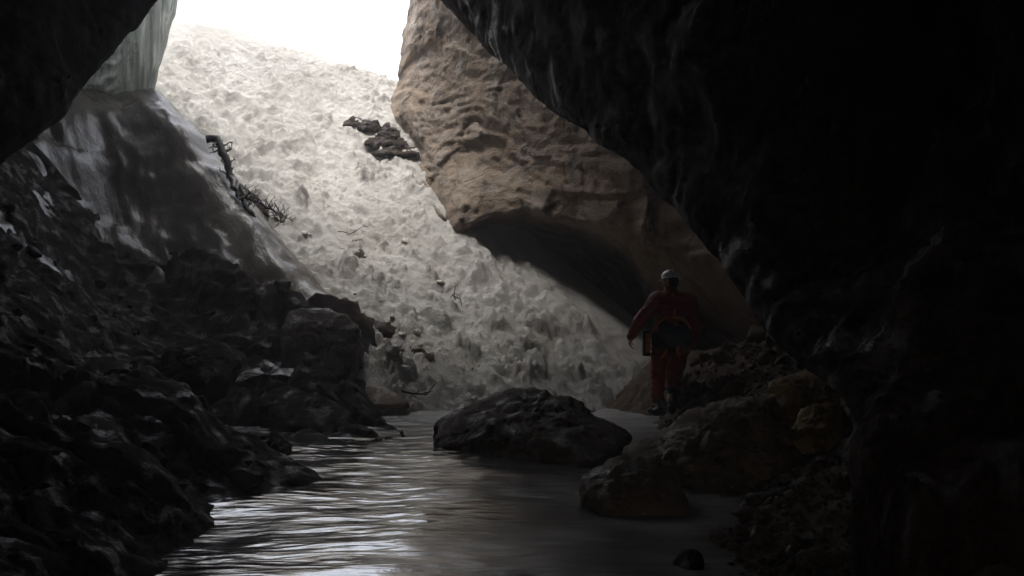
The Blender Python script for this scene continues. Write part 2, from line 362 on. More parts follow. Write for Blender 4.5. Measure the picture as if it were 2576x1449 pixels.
RIGHT = [(1.75, 6.2, 0.03), (1.25, 6.0, -0.03), (1.05, 5.4, -0.05), (1.5, 5.2, 0.06), (0.6, 5.5, -0.35), (0.5, 6.3, -0.45), (0.5, 7.8, -0.5), (0.85, 6.6, -0.2), (0.6, 8.6, -0.5), (2.3, 6.4, 0.2), (2.2, 5, 0.25), (1.3, 7.2, -0.05), (0.7, 7, -0.3),
    (1.6, 7.6, 0.03), (2.2, 7.8, 0.2), (2.9, 7.6, 0.5), (1.9, 9.0, 0.0), (2.5, 9.2, 0.22), (3.2, 9.4, 0.65), (3.0, 11, 0.55), (2.2, 10.8, 0.16), (1.5, 10.6, -0.12),
    (2.2, 12.3, 0.22), (1.7, 12.6, 0.0), (1.3, 13.0, -0.2), (1.9, 13.6, 0.1), *[P(*q) for q in ((1740, 950, 13.6), (1800, 890, 14.2), (1900, 875, 14.4), (1960, 850, 14.4), (1850, 960, 12.8), (1950, 930, 12.4))],
    (4.2, 13.8, 1.1), (4.5, 11, 1.2), (4.5, 8, 1.0), (2.0, 15.4, 0.55), (3, 16, 0.6), (0.5, 12, -0.7), (0.4, 9, -0.7), (1.2, 16, -0.1), (2.0, 3, 0.2), (1, 3, -0.3)]
right_tps = TPS(RIGHT, 0.003)
def right_height(X, Y):
    X = np.asarray(X, float); Y = np.asarray(Y, float); z = right_tps(X, Y); p = np.stack([X, Y, z], -1)
    b1, v1, s1 = worley(p * 4.5, 41); b2, v2, s2 = worley(p * 11, 42)
    return z + 0.07 * (v1 - 0.5) * sstep(0, 0.25, s1 - b1) + 0.035 * (v2 - 0.5) * sstep(0, 0.3, s2 - b2) + 0.05 * fbm(p * 2, 4, 43)

# ------------------------------------------------------------------ floor ice
xs = spaced([(-30, -3.6, 2.4), (-3.6, 3.2, 0.04), (3.2, 30, 2.6)]); ys = spaced([(-14, 4.4, 0.92), (4.4, 13.2, 0.016), (13.2, 16, 0.1), (16, 30, 2.0)])
X, Y = np.meshgrid(xs, ys, indexing='ij'); p = np.stack([X, Y, 0 * X], -1)
Z = 0.035 * fbm(p * 0.7, 3, 51) + 0.010 * fbm(p * np.array([1.2, 3.0, 1]), 2, 52)
pr = p + 0.12 * np.stack([perlin(p * 1.3, 53), perlin(p * 1.3, 54), 0 * X], -1); pr = np.stack([pr[..., 0] + 0.1 * pr[..., 1], pr[..., 1] - 0.06 * pr[..., 0], 0 * X], -1)
calm = np.clip(0.75 + 0.9 * perlin(p * 0.8, 55), 0.25, 1.3) * (1 - 0.75 * sstep(-0.2, 0.9, X)) * sstep(3.6, 4.6, Y) * sstep(13.6, 12.6, Y)   # frozen ripples, flatter to the right
Z = Z + calm * (0.003 * perlin(pr * np.array([2.0, 6.0, 1]), 56) + 0.0048 * perlin(pr * np.array([4.6, 12.0, 1]), 57) + 0.0024 * perlin(pr * np.array([9.0, 22.0, 1]), 58))
ice_floor = structure(obj('ice_floor', mesh_np('ice_floor', np.stack([X, Y, Z], -1), grid_faces(*X.shape), M['floor'])),
                      'wet dark ice floor with rippled glare between the boulders')

# ------------------------------------------------------------------ snow slope
xs = spaced([(-26, -8.6, 1.5), (-8.6, 4.0, 0.028)]); ys = spaced([(12.4, 23.4, 0.03), (23.4, 60, 1.2)])
X, Y = np.meshgrid(xs, ys, indexing='ij'); Z, D, AL, Wc = snow_plane(X, Y)
u = Y * math.cos(0.55) - X * math.sin(0.55); v = X * math.cos(0.55) + Y * math.sin(0.55)       # along / across the slide
p = np.stack([X, Y, 0 * X], -1); ps = np.stack([v, u * 0.55, 0 * X], -1)
clump = sstep(-0.15, 0.45, perlin(p * 0.55, 61) + 0.55 * sstep(3.4, 0.5, np.abs(X + 2.6) + 0.5 * np.abs(Y - 17)))
smooth = 1 - 0.8 * Wc * sstep(0.25, 0.9, D)
fq = 1 + 0.075 * np.clip(Y - 14, 0, 10)                     # finer towards the older snow up the slope
ua = u + 0.05 * np.clip(Y - 14, 0, 10) ** 2; va = v * fq
pd = np.stack([va, ua * 0.36, 0 * X], -1)                     # stretched down the slide
pw = pd + 0.16 * np.stack([fbm(p * 1.6, 3, 58), fbm(p * 1.6, 3, 59), 0 * X], -1)
crumb = fbm(pw * 2.4, 6, 65, 0.68, 2.1)                     # crumbly crust, all sizes mixed
def clods(scale, amp, keep, seed):
    q_ = np.stack([va, ua * 0.62, 0 * X], -1)
    wv = q_ * scale + 0.5 * np.stack([fbm(p * scale * 1.7, 3, seed + 1), fbm(p * scale * 1.7, 3, seed + 2), 0 * X], -1)
    b_, v_, s_ = worley(wv, seed); k_ = np.clip((v_ - keep) / (1 - keep), 0, 1)
    return amp / scale * k_ * np.clip(1 - (b_ / (0.35 + 0.25 * k_)) ** 2, 0, 1) ** 0.8
cl = clods(2.4, 0.5, 0.66, 161) * clump + clods(4.3, 0.65, 0.5, 162) * (0.35 + 0.65 * clump) + clods(8.5, 0.7, 0.4, 163) * (0.6 + 0.4 * clump)
furrow = fbm(np.stack([v * 2.4, u * 0.30, 0 * X], -1) + 0.3 * fbm(p * 1.2, 3, 57)[..., None], 5, 69, 0.62)
dz = 0.09 * fbm(ps * 0.7, 3, 64) + (0.07 * crumb + 1.25 * cl) / fq + 0.11 * furrow * (1.1 - 0.7 * clump)
dz = dz * (1 - 0.9 * sstep(22.4, 23.3, Y))
prng = np.random.default_rng(5); pit = np.zeros_like(Z)
tracks = []
for (a, b, n, j) in (((-6.8, 21.8), (-4.4, 18.0), 26, 0.5), ((-5.6, 21.4), (-3.6, 18.6), 18, 0.5), ((-4.6, 19.6), (-1.6, 16.0), 14, 0.7), ((-2.4, 20.0), (0.6, 15.6), 12, 0.5)):
    for k in range(n):
        f = (k + 0.3 * prng.random()) / n; tracks.append((a[0] + (b[0] - a[0]) * f + prng.normal() * j, a[1] + (b[1] - a[1]) * f + prng.normal() * j))
for (tx, ty) in tracks:
    m = (np.abs(X - tx) < 0.6) & (np.abs(Y - ty) < 0.7)
    r = 0.09 + 0.11 * prng.random(); q = np.sqrt(((X[m] - tx) / r) ** 2 + ((Y[m] - ty) / (r * 1.25)) ** 2)
    pit[m] += (0.03 + 0.05 * prng.random()) * (-np.exp(-q ** 2.4) + 0.35 * np.exp(-((q - 1.35) / 0.35) ** 2))
Z = Z + smooth * (dz + pit)
SNX, SNY, SNZ = xs, ys, Z
def snow_height(x, y):
    i = int(np.clip(np.searchsorted(SNX, x) - 1, 0, len(SNX) - 2)); j = int(np.clip(np.searchsorted(SNY, y) - 1, 0, len(SNY) - 2))
    return float(SNZ[i, j])
snow_slope = structure(obj('snow_slope', mesh_np('snow_slope', np.stack([X, Y, Z], -1), grid_faces(*X.shape), M['snow'])),
                       'steep trampled snow slope falling from the cave mouth')

# ------------------------------------------------------------------ left rubble slope, ice flow over it
xs = spaced([(-9, -6.6, 0.3), (-6.6, -0.6, 0.042)]); ys = spaced([(-3, 5, 0.25), (5, 20.5, 0.045)])
X, Y = np.meshgrid(xs, ys, indexing='ij'); Z = left_height(X, Y)
rubble_slope = structure(obj('rubble_slope', mesh_np('rubble_slope', np.stack([X, Y, Z], -1), grid_faces(*X.shape), M['wet'])),
                         'dark wet rock slope rising from the ice to the wall')
xs = spaced([(-8, -1.6, 0.036)]); ys = spaced([(13.5, 20.6, 0.036)])
X, Y = np.meshgrid(xs, ys, indexing='ij'); zr = left_tps(X, Y); mk = np.clip(fl_tps(X, Y), -1.2, 1.2)
mk = mk + 0.55 * fbm(np.stack([X * 0.81 + Y * 0.58, (Y * 0.81 - X * 0.58) * 0.3, 0 * X], -1) * 2.2, 3, 76) * sstep(1.0, 0.2, mk)
p = np.stack([X, Y, zr], -1); ca, sa = math.cos(0.62), math.sin(0.62)
al = -X * sa + Y * ca; ac = X * ca + Y * sa
pf = np.stack([ac + 0.15 * perlin(p * 1.3, 71), al * 0.2, 0 * X], -1)
Z = zr - 0.10 + 0.12 * mk + 0.16 * (np.abs(perlin(pf * 1.0, 72)) ** 0.9) + 0.025 * (1 - np.abs(perlin(pf * 3.4, 73)) * 2) + 0.13 * fbm(p * 0.9, 3, 74) + 0.003 * fbm(p * 12, 2, 75)
ice_flow = structure(obj('ice_flow', mesh_np('ice_flow', np.stack([X, Y, Z], -1), grid_faces(*X.shape), M['flow'])),
                     'smooth glazed tongue of ice beside the snow slope')

# ------------------------------------------------------------------ gravel bank and mound on the right
xs = spaced([(0.5, 4.6, 0.03)]); ys = spaced([(2.5, 5, 0.1), (5, 15.6, 0.034)])
X, Y = np.meshgrid(xs, ys, indexing='ij'); Z = right_height(X, Y)
gravel_bank = structure(obj('gravel_bank', mesh_np('gravel_bank', np.stack([X, Y, Z], -1), grid_faces(*X.shape), M['bank'])),
                        'brown bank of broken stone under the overhang')

# ------------------------------------------------------------------ near shell: the dark roof and walls the camera stands under
RIM = [(-4.9, 8.3, -1.2), (-4.95, 8.7, 0.4), P(-90, 520, 9.3), P(0, 420, 10), P(100, 335, 10.6), P(165, 290, 10.9), P(185, 245, 11.1), P(240, 180, 11.6), P(285, 135, 12.0),
       P(325, 80, 12.4), P(345, 75, 12.5), P(375, 30, 12.8), P(402, -5, 13), (-4.0, 13.3, 5.45), (-3.5, 13.8, 5.85), (-2.9, 14.4, 6.1), (-2.2, 15.0, 6.2), (-1.6, 15.3, 6.05),
       P(1112, 0, 15), P(1180, 78, 14.4), P(1240, 140, 13.7), P(1290, 180, 13.2), P(1340, 238, 12.7), P(1400, 288, 12.1), P(1470, 328, 11.6), P(1500, 360, 11.3), P(1560, 388, 10.9),
       P(1610, 430, 10.5), P(1650, 485, 10.1), P(1700, 530, 9.7), P(1750, 592, 9.3), P(1800, 650, 8.9), P(1850, 720, 8.5), P(1900, 792, 8.1), P(1950, 855, 7.7), P(2010, 917, 7.3),
       P(2060, 952, 7.0), P(2112, 988, 6.7), P(2138, 1025, 6.5), P(2150, 1070, 6.3), P(2136, 1130, 6.15), P(2145, 1250, 6.0), P(2150, 1449, 5.8), (1.83, 5.6, -0.6), (1.9, 5.5, -1.5)]
rim = resample(RIM, 0.05); nr = len(rim)
sm = rim.copy()
for _ in range(60): sm[1:-1] = 0.25 * sm[:-2] + 0.5 * sm[1:-1] + 0.25 * sm[2:]
C = np.array([-1.4, 2.0]); o = np.stack([sm[:, 0] - C[0], sm[:, 2] - C[1]], -1); o /= np.linalg.norm(o, axis=1)[:, None]
prof = np.array([(14, 4.4), (8, 4.2), (4, 4.0), (1.6, 3.7), (0.6, 3.1), (0.30, 2.2), (0.12, 0.7), (0.0, 0.0), (0.06, -0.2), (0.2, -0.5), (0.5, -1.0), (0.95, -1.8), (1.5, -2.9), (2.1, -4.4), (2.6, -6.4), (2.9, -9.5), (2.8, -13), (1.6, -16.5), (-2.0, -18.5)])
tt = np.r_[0, np.cumsum(np.linalg.norm(np.diff(prof, axis=0), axis=1))]; t0 = tt[7]
tq = np.concatenate([t0 - np.geomspace(0.05, t0, 26)[::-1], [t0], t0 + np.geomspace(0.035, tt[-1] - t0, 85)])
def smooth_prof(k):
    v = np.interp(tq, tt, prof[:, k]); w = v.copy()
    return w
pa, pb = smooth_prof(0), smooth_prof(1)
G = np.zeros((nr, len(tq), 3)); wsm = sstep(0, 1.5, np.abs(tq - t0))[None, :, None]
base = rim[:, None, :] * (1 - wsm) + sm[:, None, :] * wsm
G[..., 0] = base[..., 0] + o[:, None, 0] * pa; G[..., 1] = base[..., 1] + pb; G[..., 2] = base[..., 2] + o[:, None, 1] * pa
# behind the lip the roof opens out like a funnel towards the mouth
lw = sstep(-3.0, -4.0, sm[:, 0])[:, None]; lw = lw - 0.6 * (sstep(-3.2, -2.2, sm[:, 0]) * sstep(1.4, 0.4, sm[:, 0]))[:, None]; G[..., 1] += np.maximum(pb, 0)[None, :] * 0.85 * lw  # unseen roof reach: longer left to shade the slope, shorter to light the wall
fn = np.maximum(pb, 0)[None, :] * (1 + 0.85 * lw) / base[..., 1]
G[..., 0] += base[..., 0] * fn; G[..., 2] += (base[..., 2] - CAM_Z) * fn
N = grid_normals(G); far = np.abs(tq - t0)[None, :]
Gw = G + 0.3 * np.stack([perlin(G * 0.8, 81), perlin(G * 0.8, 82), perlin(G * 0.8, 83)], -1)
b1, v1, s1 = worley(Gw * np.array([0.9, 0.9, 0.6]), 84)
dsp = np.where(tq < t0, 0.35, 1.0)[None, :] * sstep(0, 2.5, far) * (0.45 * fbm(G * 0.45, 3, 85)) + (0.06 + 0.12 * sstep(0, 1.2, far)) * (0.5 * fbm(G * 1.3, 4, 86) + 0.45 * (v1 - 0.5) * sstep(0, 0.3, s1 - b1)) \
    + 0.022 * ridged(Gw * np.array([3.2, 3.2, 0.9]), 4, 87) * sstep(0, 0.4, far) + 0.018 * fbm(G * 7, 4, 88)
G = G + N * dsp[..., None] * np.where(far > 0.02, 1, 0.6)[..., None]
cave_roof = structure(obj('cave_roof', mesh_np('cave_roof', G, grid_faces(nr, len(tq)), M['dark'])), 'black overhanging rock roof framing the chamber')

# ------------------------------------------------------------------ lit back wall with the low dark passage under it
BW = [P(*q) for q in ((1030, 0, 21.8), (1012, 100, 21.6), (1000, 200, 21.4), (975, 290, 20.9), (1100, 50, 20), (1060, 200, 20.4), (1050, 350, 19.8), (1055, 420, 19.2), (1130, 560, 18.0), (1180, 520, 17.9),
      (1250, 200, 18.6), (1250, 400, 18.3), (1250, 520, 17.7), (1360, 270, 17.7), (1450, 350, 17.1), (1450, 500, 16.9), (1650, 480, 15.9), (1650, 600, 15.9), (1800, 700, 15.1), (1880, 800, 14.7), (1300, 650, 17.3), (1500, 800, 16.8), (1700, 850, 15.9), (1850, 900, 15.2))]
BW = [(q[0], q[2], q[1]) for q in BW]
BW += [(-1.6, 7.6, 20.5), (-1.0, 9, 19.5), (0.2, 7, 18.0), (1.2, 8, 16.0), (3, 8, 14.2), (0.5, 10.5, 15.2), (4.5, 2, 14.2), (6.5, 4, 12.4), (6.5, 0, 13.4), (3, 5, 14.6), (-1, 1, 18.8), (0, -0.5, 17.6), (3, -0.5, 15.6), (9, 3, 11.0), (-1.2, 13, 16.5), (5, 10, 12.0), (2, 13, 12.5)]
bw_tps = TPS(BW, 0.01)
zs = spaced([(-0.8, 7.4, 0.036), (7.4, 14, 0.25)])
el = np.array([P(x, y, Yd) for x, y, Yd in ((1130, 700, 18.2), (1062, 440, 19.3), (1045, 380, 19.6), (985, 300, 20.8), (974, 262, 20.9), (984, 225, 21.0), (998, 190, 21.3), (1004, 130, 21.4), (1012, 70, 21.6), (1032, 0, 21.8), (1055, -80, 21.9))])
el = el[np.argsort(el[:, 2])]; xl = np.interp(zs, el[:, 2], el[:, 0]); xl = np.where(zs < 1.8, xl - 0.4 * (1.8 - zs), xl)
xl = xl + 0.05 * perlin(np.stack([zs * 3.0, 0 * zs, 0 * zs], -1), 91) + 0.03 * perlin(np.stack([zs * 9.0, 0 * zs, 0 * zs], -1), 92)
wq = spaced([(0.0, 6.2, 0.038), (6.2, 13, 0.3)])
fold = np.array([(2.5, 7.0), (1.6, 4.5), (1.0, 2.8), (0.62, 1.7), (0.36, 0.95), (0.2, 0.5), (0.09, 0.2), (0.03, 0.07)])
nf = len(fold); nz, nw = len(zs), len(wq)
X = np.zeros((nf + nw, nz)); Yw = np.zeros_like(X); Zw = np.repeat(zs[None, :], nf + nw, 0)
X[nf:] = xl[None, :] + wq[:, None]; Yw[nf:] = bw_tps(X[nf:], Zw[nf:])
e = sstep(0.5, 0.0, wq)[:, None]; Yw[nf:] += 0.25 * e ** 2
X[:nf] = xl[None, :] + fold[:, :1]; Yw[:nf] = Yw[nf][None, :] + fold[:, 1:]
arch = np.array([P(x, y, Yd) for x, y, Yd in ((1090, 780, 18), (1128, 700, 18), (1148, 640, 17.9), (1162, 592, 17.8), (1190, 558, 17.75), (1250, 537, 17.6), (1330, 530, 17.4), (1420, 546, 17.1), (1510, 570, 16.8), (1590, 612, 16.4), (1645, 680, 16.2), (1675, 780, 16.1), (1690, 900, 16.0), (1700, 1100, 16.0))])
az = np.interp(X, arch[:, 0], arch[:, 2], left=-1.0, right=-2.0)
az = az + 0.07 * perlin(np.stack([X * 2.2, Zw * 0 + 3, 0 * X], -1), 93)
depth = np.interp(X, [-1.2, -0.6, 1.2, 2.1], [5.0, 9.0, 9.0, 6.0])
rec = 1 - (1 - np.clip((az - Zw) / 1.3, 0, 1) ** 1.6) ** 4; Yw = Yw + rec * depth
und = np.array([P(x, y, Yd) for x, y, Yd in ((1300, 560, 17.3), (1500, 570, 16.8), (1620, 590, 16.1), (1750, 628, 15.5), (1860, 670, 14.9), (1960, 730, 14.4), (2100, 800, 14.0))])  # undercut added to turn the lower wall from the daylight and dim it
uz = np.interp(X, und[:, 0], und[:, 2]); Yw = Yw + 2.4 * sstep(0.0, 1.7, uz - Zw) * sstep(0.6, 1.8, X) * (1 - rec)
G = np.stack([X, Yw, Zw], -1); N = grid_normals(G)
Nb = np.stack([0 * X - 0.15, 0 * X - 1.0, 0 * X], -1)                      # relief pushed towards the chamber
q = np.stack([X, 0.4 * Yw, Zw], -1)
qw = q + 0.35 * np.stack([perlin(q * 0.9, 94), perlin(q * 0.9, 95), perlin(q * 0.9, 96)], -1)
bd = np.stack([qw[..., 0] * 0.9 + qw[..., 2] * 0.25, qw[..., 1], qw[..., 2] * 1.2 - qw[..., 0] * 0.2], -1)
b1, v1, s1 = worley(bd * 0.95, 97); b2, v2, s2 = worley(qw * np.array([3.2, 2, 1.8]), 98)
vert = ridged(np.stack([qw[..., 0] * 2.6 + 0.3 * qw[..., 2], qw[..., 1], qw[..., 2] * 0.28], -1), 4, 99)
lmask = sstep(2.6, 0.2, X - xl[None, :])
bed = ridged(np.stack([qw[..., 0] * 0.35 + 0.2 * qw[..., 2], qw[..., 1], qw[..., 2] * 1.5 + qw[..., 0] * 0.55], -1) * 1.6, 5, 102, 0.6)
dsp = 0.14 * fbm(q * 0.6, 2, 100) + 0.20 * (v1 - 0.5) * sstep(0.0, 0.04, s1 - b1) + 0.07 * (v2 - 0.5) * sstep(0, 0.05, s2 - b2) + 0.035 * vert * (0.3 + 1.1 * lmask) + 0.06 * bed + 0.028 * fbm(q * 6, 4, 101, 0.65)
dsp = 0.7 * dsp * (1 - 0.5 * rec)
dsp[:nf] *= np.linspace(0.3, 0.8, nf)[:, None]; dsp[nf:nf + 10] *= np.linspace(0.8, 1.0, 10)[:, None]
G = G + Nb * dsp[..., None]
back_wall = structure(obj('back_wall', mesh_np('back_wall', G, grid_faces(nf + nw, nz), M['wall'])), 'brown limestone back wall above the low dark passage')
# left outer wall behind the frozen waterfall
ys = spaced([(13, 26, 0.12)]); zs2 = spaced([(-0.5, 11, 0.12)])
Yv, Zv = np.meshgrid(ys, zs2, indexing='ij')
Xv = -8.9 - 0.55 * np.maximum(Yv - 20.5, 0)
q = np.stack([Xv, Yv, Zv], -1); Xv = Xv + 0.35 * fbm(q * 0.6, 4, 110) + 0.06 * ridged(q * 2, 3, 111)
left_wall = structure(obj('left_wall', mesh_np('left_wall', np.stack([Xv, Yv, Zv], -1), grid_faces(*Yv.shape, True), M['wall'])), 'rock wall behind the frozen waterfall')

# ------------------------------------------------------------------ frozen waterfall hanging at the left of the mouth
edge = np.array([P(x, y, 19.9) for x, y in ((372, 245), (380, 205), (392, 170), (404, 130), (412, 95), (418, 60), (430, 25), (437, -10), (445, -90), (452, -150))])
zs2 = np.linspace(edge[0, 2] - 0.5, edge[-1, 2], 150); xr = np.interp(zs2, edge[:, 2], edge[:, 0])
xr = xr + 0.04 * perlin(np.stack([zs2 * 2.5, 0 * zs2, 0 * zs2], -1), 121)
na = 150; th = np.linspace(0, 2 * math.pi, na, endpoint=False)
wid = 1.15; dep = 0.30
cx = np.sign(np.cos(th)) * np.abs(np.cos(th)) ** 0.45; cyy = np.sign(np.sin(th)) * np.abs(np.sin(th)) ** 0.6
X = xr[None, :] - wid + wid * cx[:, None]; Yv = 20.0 + dep * cyy[:, None] + 0 * X; Zv = zs2[None, :] + 0 * X
fl = np.abs(perlin(np.stack([X * 3.4, Zv * 0.10, cyy[:, None] * 0.8 + 0 * X], -1), 122)) + 0.5 * np.abs(perlin(np.stack([X * 8, Zv * 0.2, cyy[:, None] + 0 * X], -1), 123))
Yv = Yv + (0.45 * fl - 0.12) * cyy[:, None] ; X = X + 0.03 * perlin(np.stack([X * 4, Zv * 0.8, Yv], -1), 124)
V = np.stack([X, Yv, Zv], -1); a = np.arange(na * len(zs2)).reshape(na, len(zs2)); a2 = np.roll(a, -1, 0)
F = np.stack([a[:, :-1], a2[:, :-1], a2[:, 1:], a[:, 1:]], -1).reshape(-1, 4)
tag(obj('frozen_waterfall', mesh_np('frozen_waterfall', V, F, M['curtain'])), 'pale green frozen waterfall hanging beside the bright cave mouth', 'ice column')

# ------------------------------------------------------------------ rocks
def ico(sub):
    bm = bmesh.new(); bmesh.ops.create_icosphere(bm, subdivisions=sub, radius=1.0)
    V = np.array([v.co[:] for v in bm.verts]); F = np.array([[v.index for v in f.verts] for f in bm.faces]); bm.free()
    return V / np.linalg.norm(V, axis=1)[:, None], F
ICO = {k: ico(k) for k in (1, 2, 3, 4, 5, 6)}
def hull_radius(pts, dirs, c, power=14):
    bm = bmesh.new()
    for q in pts: bm.verts.new(q)
    bmesh.ops.convex_hull(bm, input=bm.verts); bm.normal_update(); inv = np.zeros(len(dirs))
    for f in bm.faces:
        n = np.array(f.normal[:]); d = float(n @ (np.array(f.verts[0].co[:]) - c))
        if d < 0: n, d = -n, -d
        if d < 1e-4: continue
        inv += np.clip(dirs @ n / d, 0, None) ** power
    bm.free(); return 1.0 / inv ** (1.0 / power)
def boulder_mesh(name, pts, mat, sub=5, amp=1.0, seed=0, power=16):
    pts = np.array(pts, float); c = pts.mean(0); D, F = ICO[sub]
    r = hull_radius([Vector(q) for q in pts], D, c, power); V = c + D * r[:, None]; s = float(np.mean(r))
    q = V / s; qw = q + 0.25 * np.stack([perlin(q * 1.5, seed + 1), perlin(q * 1.5, seed + 2), perlin(q * 1.5, seed + 3)], -1)
    b1, v1, s1 = worley(qw * 1.9, seed + 4)
    dsp = 0.09 * fbm(q * 1.6, 4, seed + 5) + 0.10 * (v1 - 0.5) * sstep(0, 0.2, s1 - b1) + 0.035 * ridged(qw * np.array([2.5, 2.5, 5]), 4, seed + 6) + 0.022 * fbm(q * 8, 5, seed + 7, 0.6)
    V = V + D * (amp * s * dsp)[:, None]
    base = np.array([c[0], c[1], V[:, 2].min()])
    me = mesh_np(name, V - base, F, mat); return me, base
def boulder(name, pts, mat, label, cat='boulder', sub=5, amp=1.0, seed=0, power=16, group=None):
    me, base = boulder_mesh(name, pts, mat, sub, amp, seed, power)
    ob = obj(name, me); ob.location = base; return tag(ob, label, cat, group)

# middle boulder on the ice
boulder('boulder', [P(1088, 1085, 11.4), P(1092, 1050, 11.6), P(1180, 1016, 11.6), P(1270, 984, 11.5), P(1345, 974, 11.3), P(1385, 984, 11.1), P(1430, 1015, 10.9), P(1510, 1050, 10.7), P(1592, 1086, 10.5),
        P(1602, 1105, 10.4), P(1560, 1135, 10.2), P(1490, 1172, 9.9), P(1250, 1155, 10.4), P(1105, 1118, 11.0), P(1160, 1090, 10.9), P(1300, 1060, 10.5), (-0.7, 12.2, 0), (0.2, 12.2, -0.05), (1.1, 11.2, 0.0), (0.75, 9.95, -0.25), (-0.1, 10.5, -0.3), (-0.75, 11.3, -0.3), (0.2, 12.0, 0.45)],
        M['boulder_dark'], 'long low brown boulder sitting alone in the middle of the ice', seed=200, sub=6, amp=0.95, power=26)
# big right boulder
boulder('boulder', [P(1575, 1125, 9.6), P(1640, 1085, 9.7), P(1740, 1038, 9.8), P(1830, 1003, 9.7), P(1915, 998, 9.5), P(1975, 1030, 9.3), P(2010, 1100, 9.1), P(2000, 1170, 8.8), P(1930, 1225, 8.6), P(1840, 1222, 8.6), P(1740, 1195, 8.8), P(1600, 1160, 9.2), P(1840, 1075, 9.0),
        (1.3, 10.2, -0.1), (2.4, 10.2, 0.2), (2.3, 8.6, -0.3), (1.5, 8.7, -0.3), (0.95, 9.6, -0.25), (2.5, 9.6, -0.2)],
        M['boulder'], 'biggest sloping boulder, wet and creased, at the walker side of the gravel', seed=220, sub=6, amp=1.25, power=30)
boulder('boulder', [P(1468, 1215, 8.2), P(1500, 1180, 8.3), P(1555, 1142, 8.3), P(1640, 1150, 8.2), P(1690, 1165, 8.1), P(1715, 1215, 8.0), P(1735, 1262, 7.8), P(1690, 1290, 7.7), P(1600, 1285, 7.7), P(1500, 1255, 7.9), P(1560, 1200, 7.9),
        (0.6, 8.9, 0), (1.2, 8.8, 0.1), (1.25, 7.7, -0.2), (0.7, 7.8, -0.2), (0.5, 8.3, -0.2)],
        M['boulder'], 'smaller dark wedge boulder frozen into the ice before the biggest boulder', seed=240, amp=1.2, power=30)
boulder('boulder', [P(1688, 1425, 6.35), P(1700, 1400, 6.4), P(1735, 1378, 6.4), P(1762, 1392, 6.35), P(1772, 1425, 6.25), P(1730, 1440, 6.2), (1.0, 6.6, 0.0), (1.12, 6.55, 0.02), (0.98, 6.3, -0.1), (1.1, 6.25, -0.1)],
        M['wet'], 'small shiny pointed stone at the edge of ice and gravel', 'stone', seed=250, sub=4)
boulder('boulder', [P(1862, 1290, 7.8), P(1880, 1262, 7.9), P(1935, 1240, 7.9), P(1995, 1250, 7.9), P(1990, 1290, 7.7), P(1920, 1305, 7.6), (1.7, 8.3, 0.05), (2.1, 8.2, 0.1), (1.7, 7.7, -0.15), (2.1, 7.7, -0.1)],
        M['wet'], 'flat wet stone between gravel and the foot of the biggest boulder', 'stone', seed=255, sub=4)
boulder('boulder', [P(1925, 990, 10.3), P(1960, 955, 10.6), P(2000, 930, 10.8), P(2050, 925, 10.8), P(2110, 970, 10.5), P(2130, 1020, 10.2), P(2100, 1060, 10.0), P(1980, 1060, 10.0), P(1930, 1030, 10.1), (2.5, 11.4, 0.3), (3.2, 11.4, 0.5), (3.3, 10.2, 0), (2.5, 10.1, 0)],
        M['ochre'], 'yellow ochre boulder under the edge of the black overhang', seed=260, amp=1.4, power=30)
boulder('boulder', [P(1995, 1075, 9.3), P(2020, 1035, 9.5), P(2075, 1010, 9.5), P(2120, 1030, 9.4), P(2135, 1090, 9.2), P(2080, 1120, 9.0), P(2005, 1115, 9.0), (2.5, 10.1, 0.2), (3.0, 10.0, 0.3), (2.9, 9.0, 0.1), (2.5, 8.9, 0)],
        M['ochre'], 'dull ochre stone in front of the yellow boulder', 'stone', seed=265, sub=5, amp=1.4, power=30)
boulder('boulder', [P(1590, 945, 15.0), P(1600, 930, 15.1), P(1640, 932, 15.0), P(1662, 965, 14.8), P(1640, 985, 14.6), P(1600, 972, 14.7), (1.7, 15.6, 0.3), (2.1, 15.5, 0.3), (2.1, 14.6, 0)],
        M['brown'], 'brown stone at the snow toe just beyond the walker', 'stone', seed=270, sub=4)
# left side
boulder('boulder', [P(705, 800, 14.3), P(730, 772, 14.5), P(800, 768, 14.5), P(870, 785, 14.3), P(900, 815, 14.1), P(902, 900, 13.8), P(880, 948, 13.6), P(760, 950, 13.6), P(700, 900, 13.9), (-2.9, 15.1, 0.7), (-2.0, 15.0, 0.7), (-2.1, 13.7, 0.1), (-2.9, 13.8, 0.2)],
        M['boulder_dark'], 'square brown block standing at the bottom left edge of the snow', seed=280, amp=0.7)
boulder('boulder', [P(900, 985, 14.4), P(925, 968, 14.5), P(975, 980, 14.3), P(1025, 1005, 14.0), P(1032, 1028, 13.8), P(960, 1028, 13.8), P(905, 1015, 14.0), (-1.9, 14.9, 0), (-1.4, 14.7, 0)],
        M['boulder'], 'dark slab with a bare twig at the foot of the snow', 'stone', seed=285, sub=4)
boulder('boulder', [P(672, 1120, 10.6), P(676, 1088, 10.7), P(700, 1082, 10.7), P(708, 1100, 10.6), P(722, 1115, 10.6), P(720, 1135, 10.4), P(680, 1138, 10.4), (-2.3, 11.0, 0), (-2.15, 10.9, 0), (-2.35, 10.4, -0.2), (-2.1, 10.4, -0.2)],
        M['wet'], 'small upright black stone at the ice edge', 'stone', seed=287, sub=4, amp=1.3)
boulder('boulder', [P(390, 930, 12.2), P(400, 880, 12.4), P(470, 850, 12.7), P(560, 860, 12.7), P(600, 920, 12.4), P(560, 960, 12.0), P(430, 965, 12.0), (-3.9, 13.3, 0.9), (-3.2, 13.3, 0.8), (-3.9, 12, 0.3), (-3.2, 12, 0.3)],
        M['wet'], 'broad dark boulder half buried in the rubble slope', seed=290, amp=1.0)
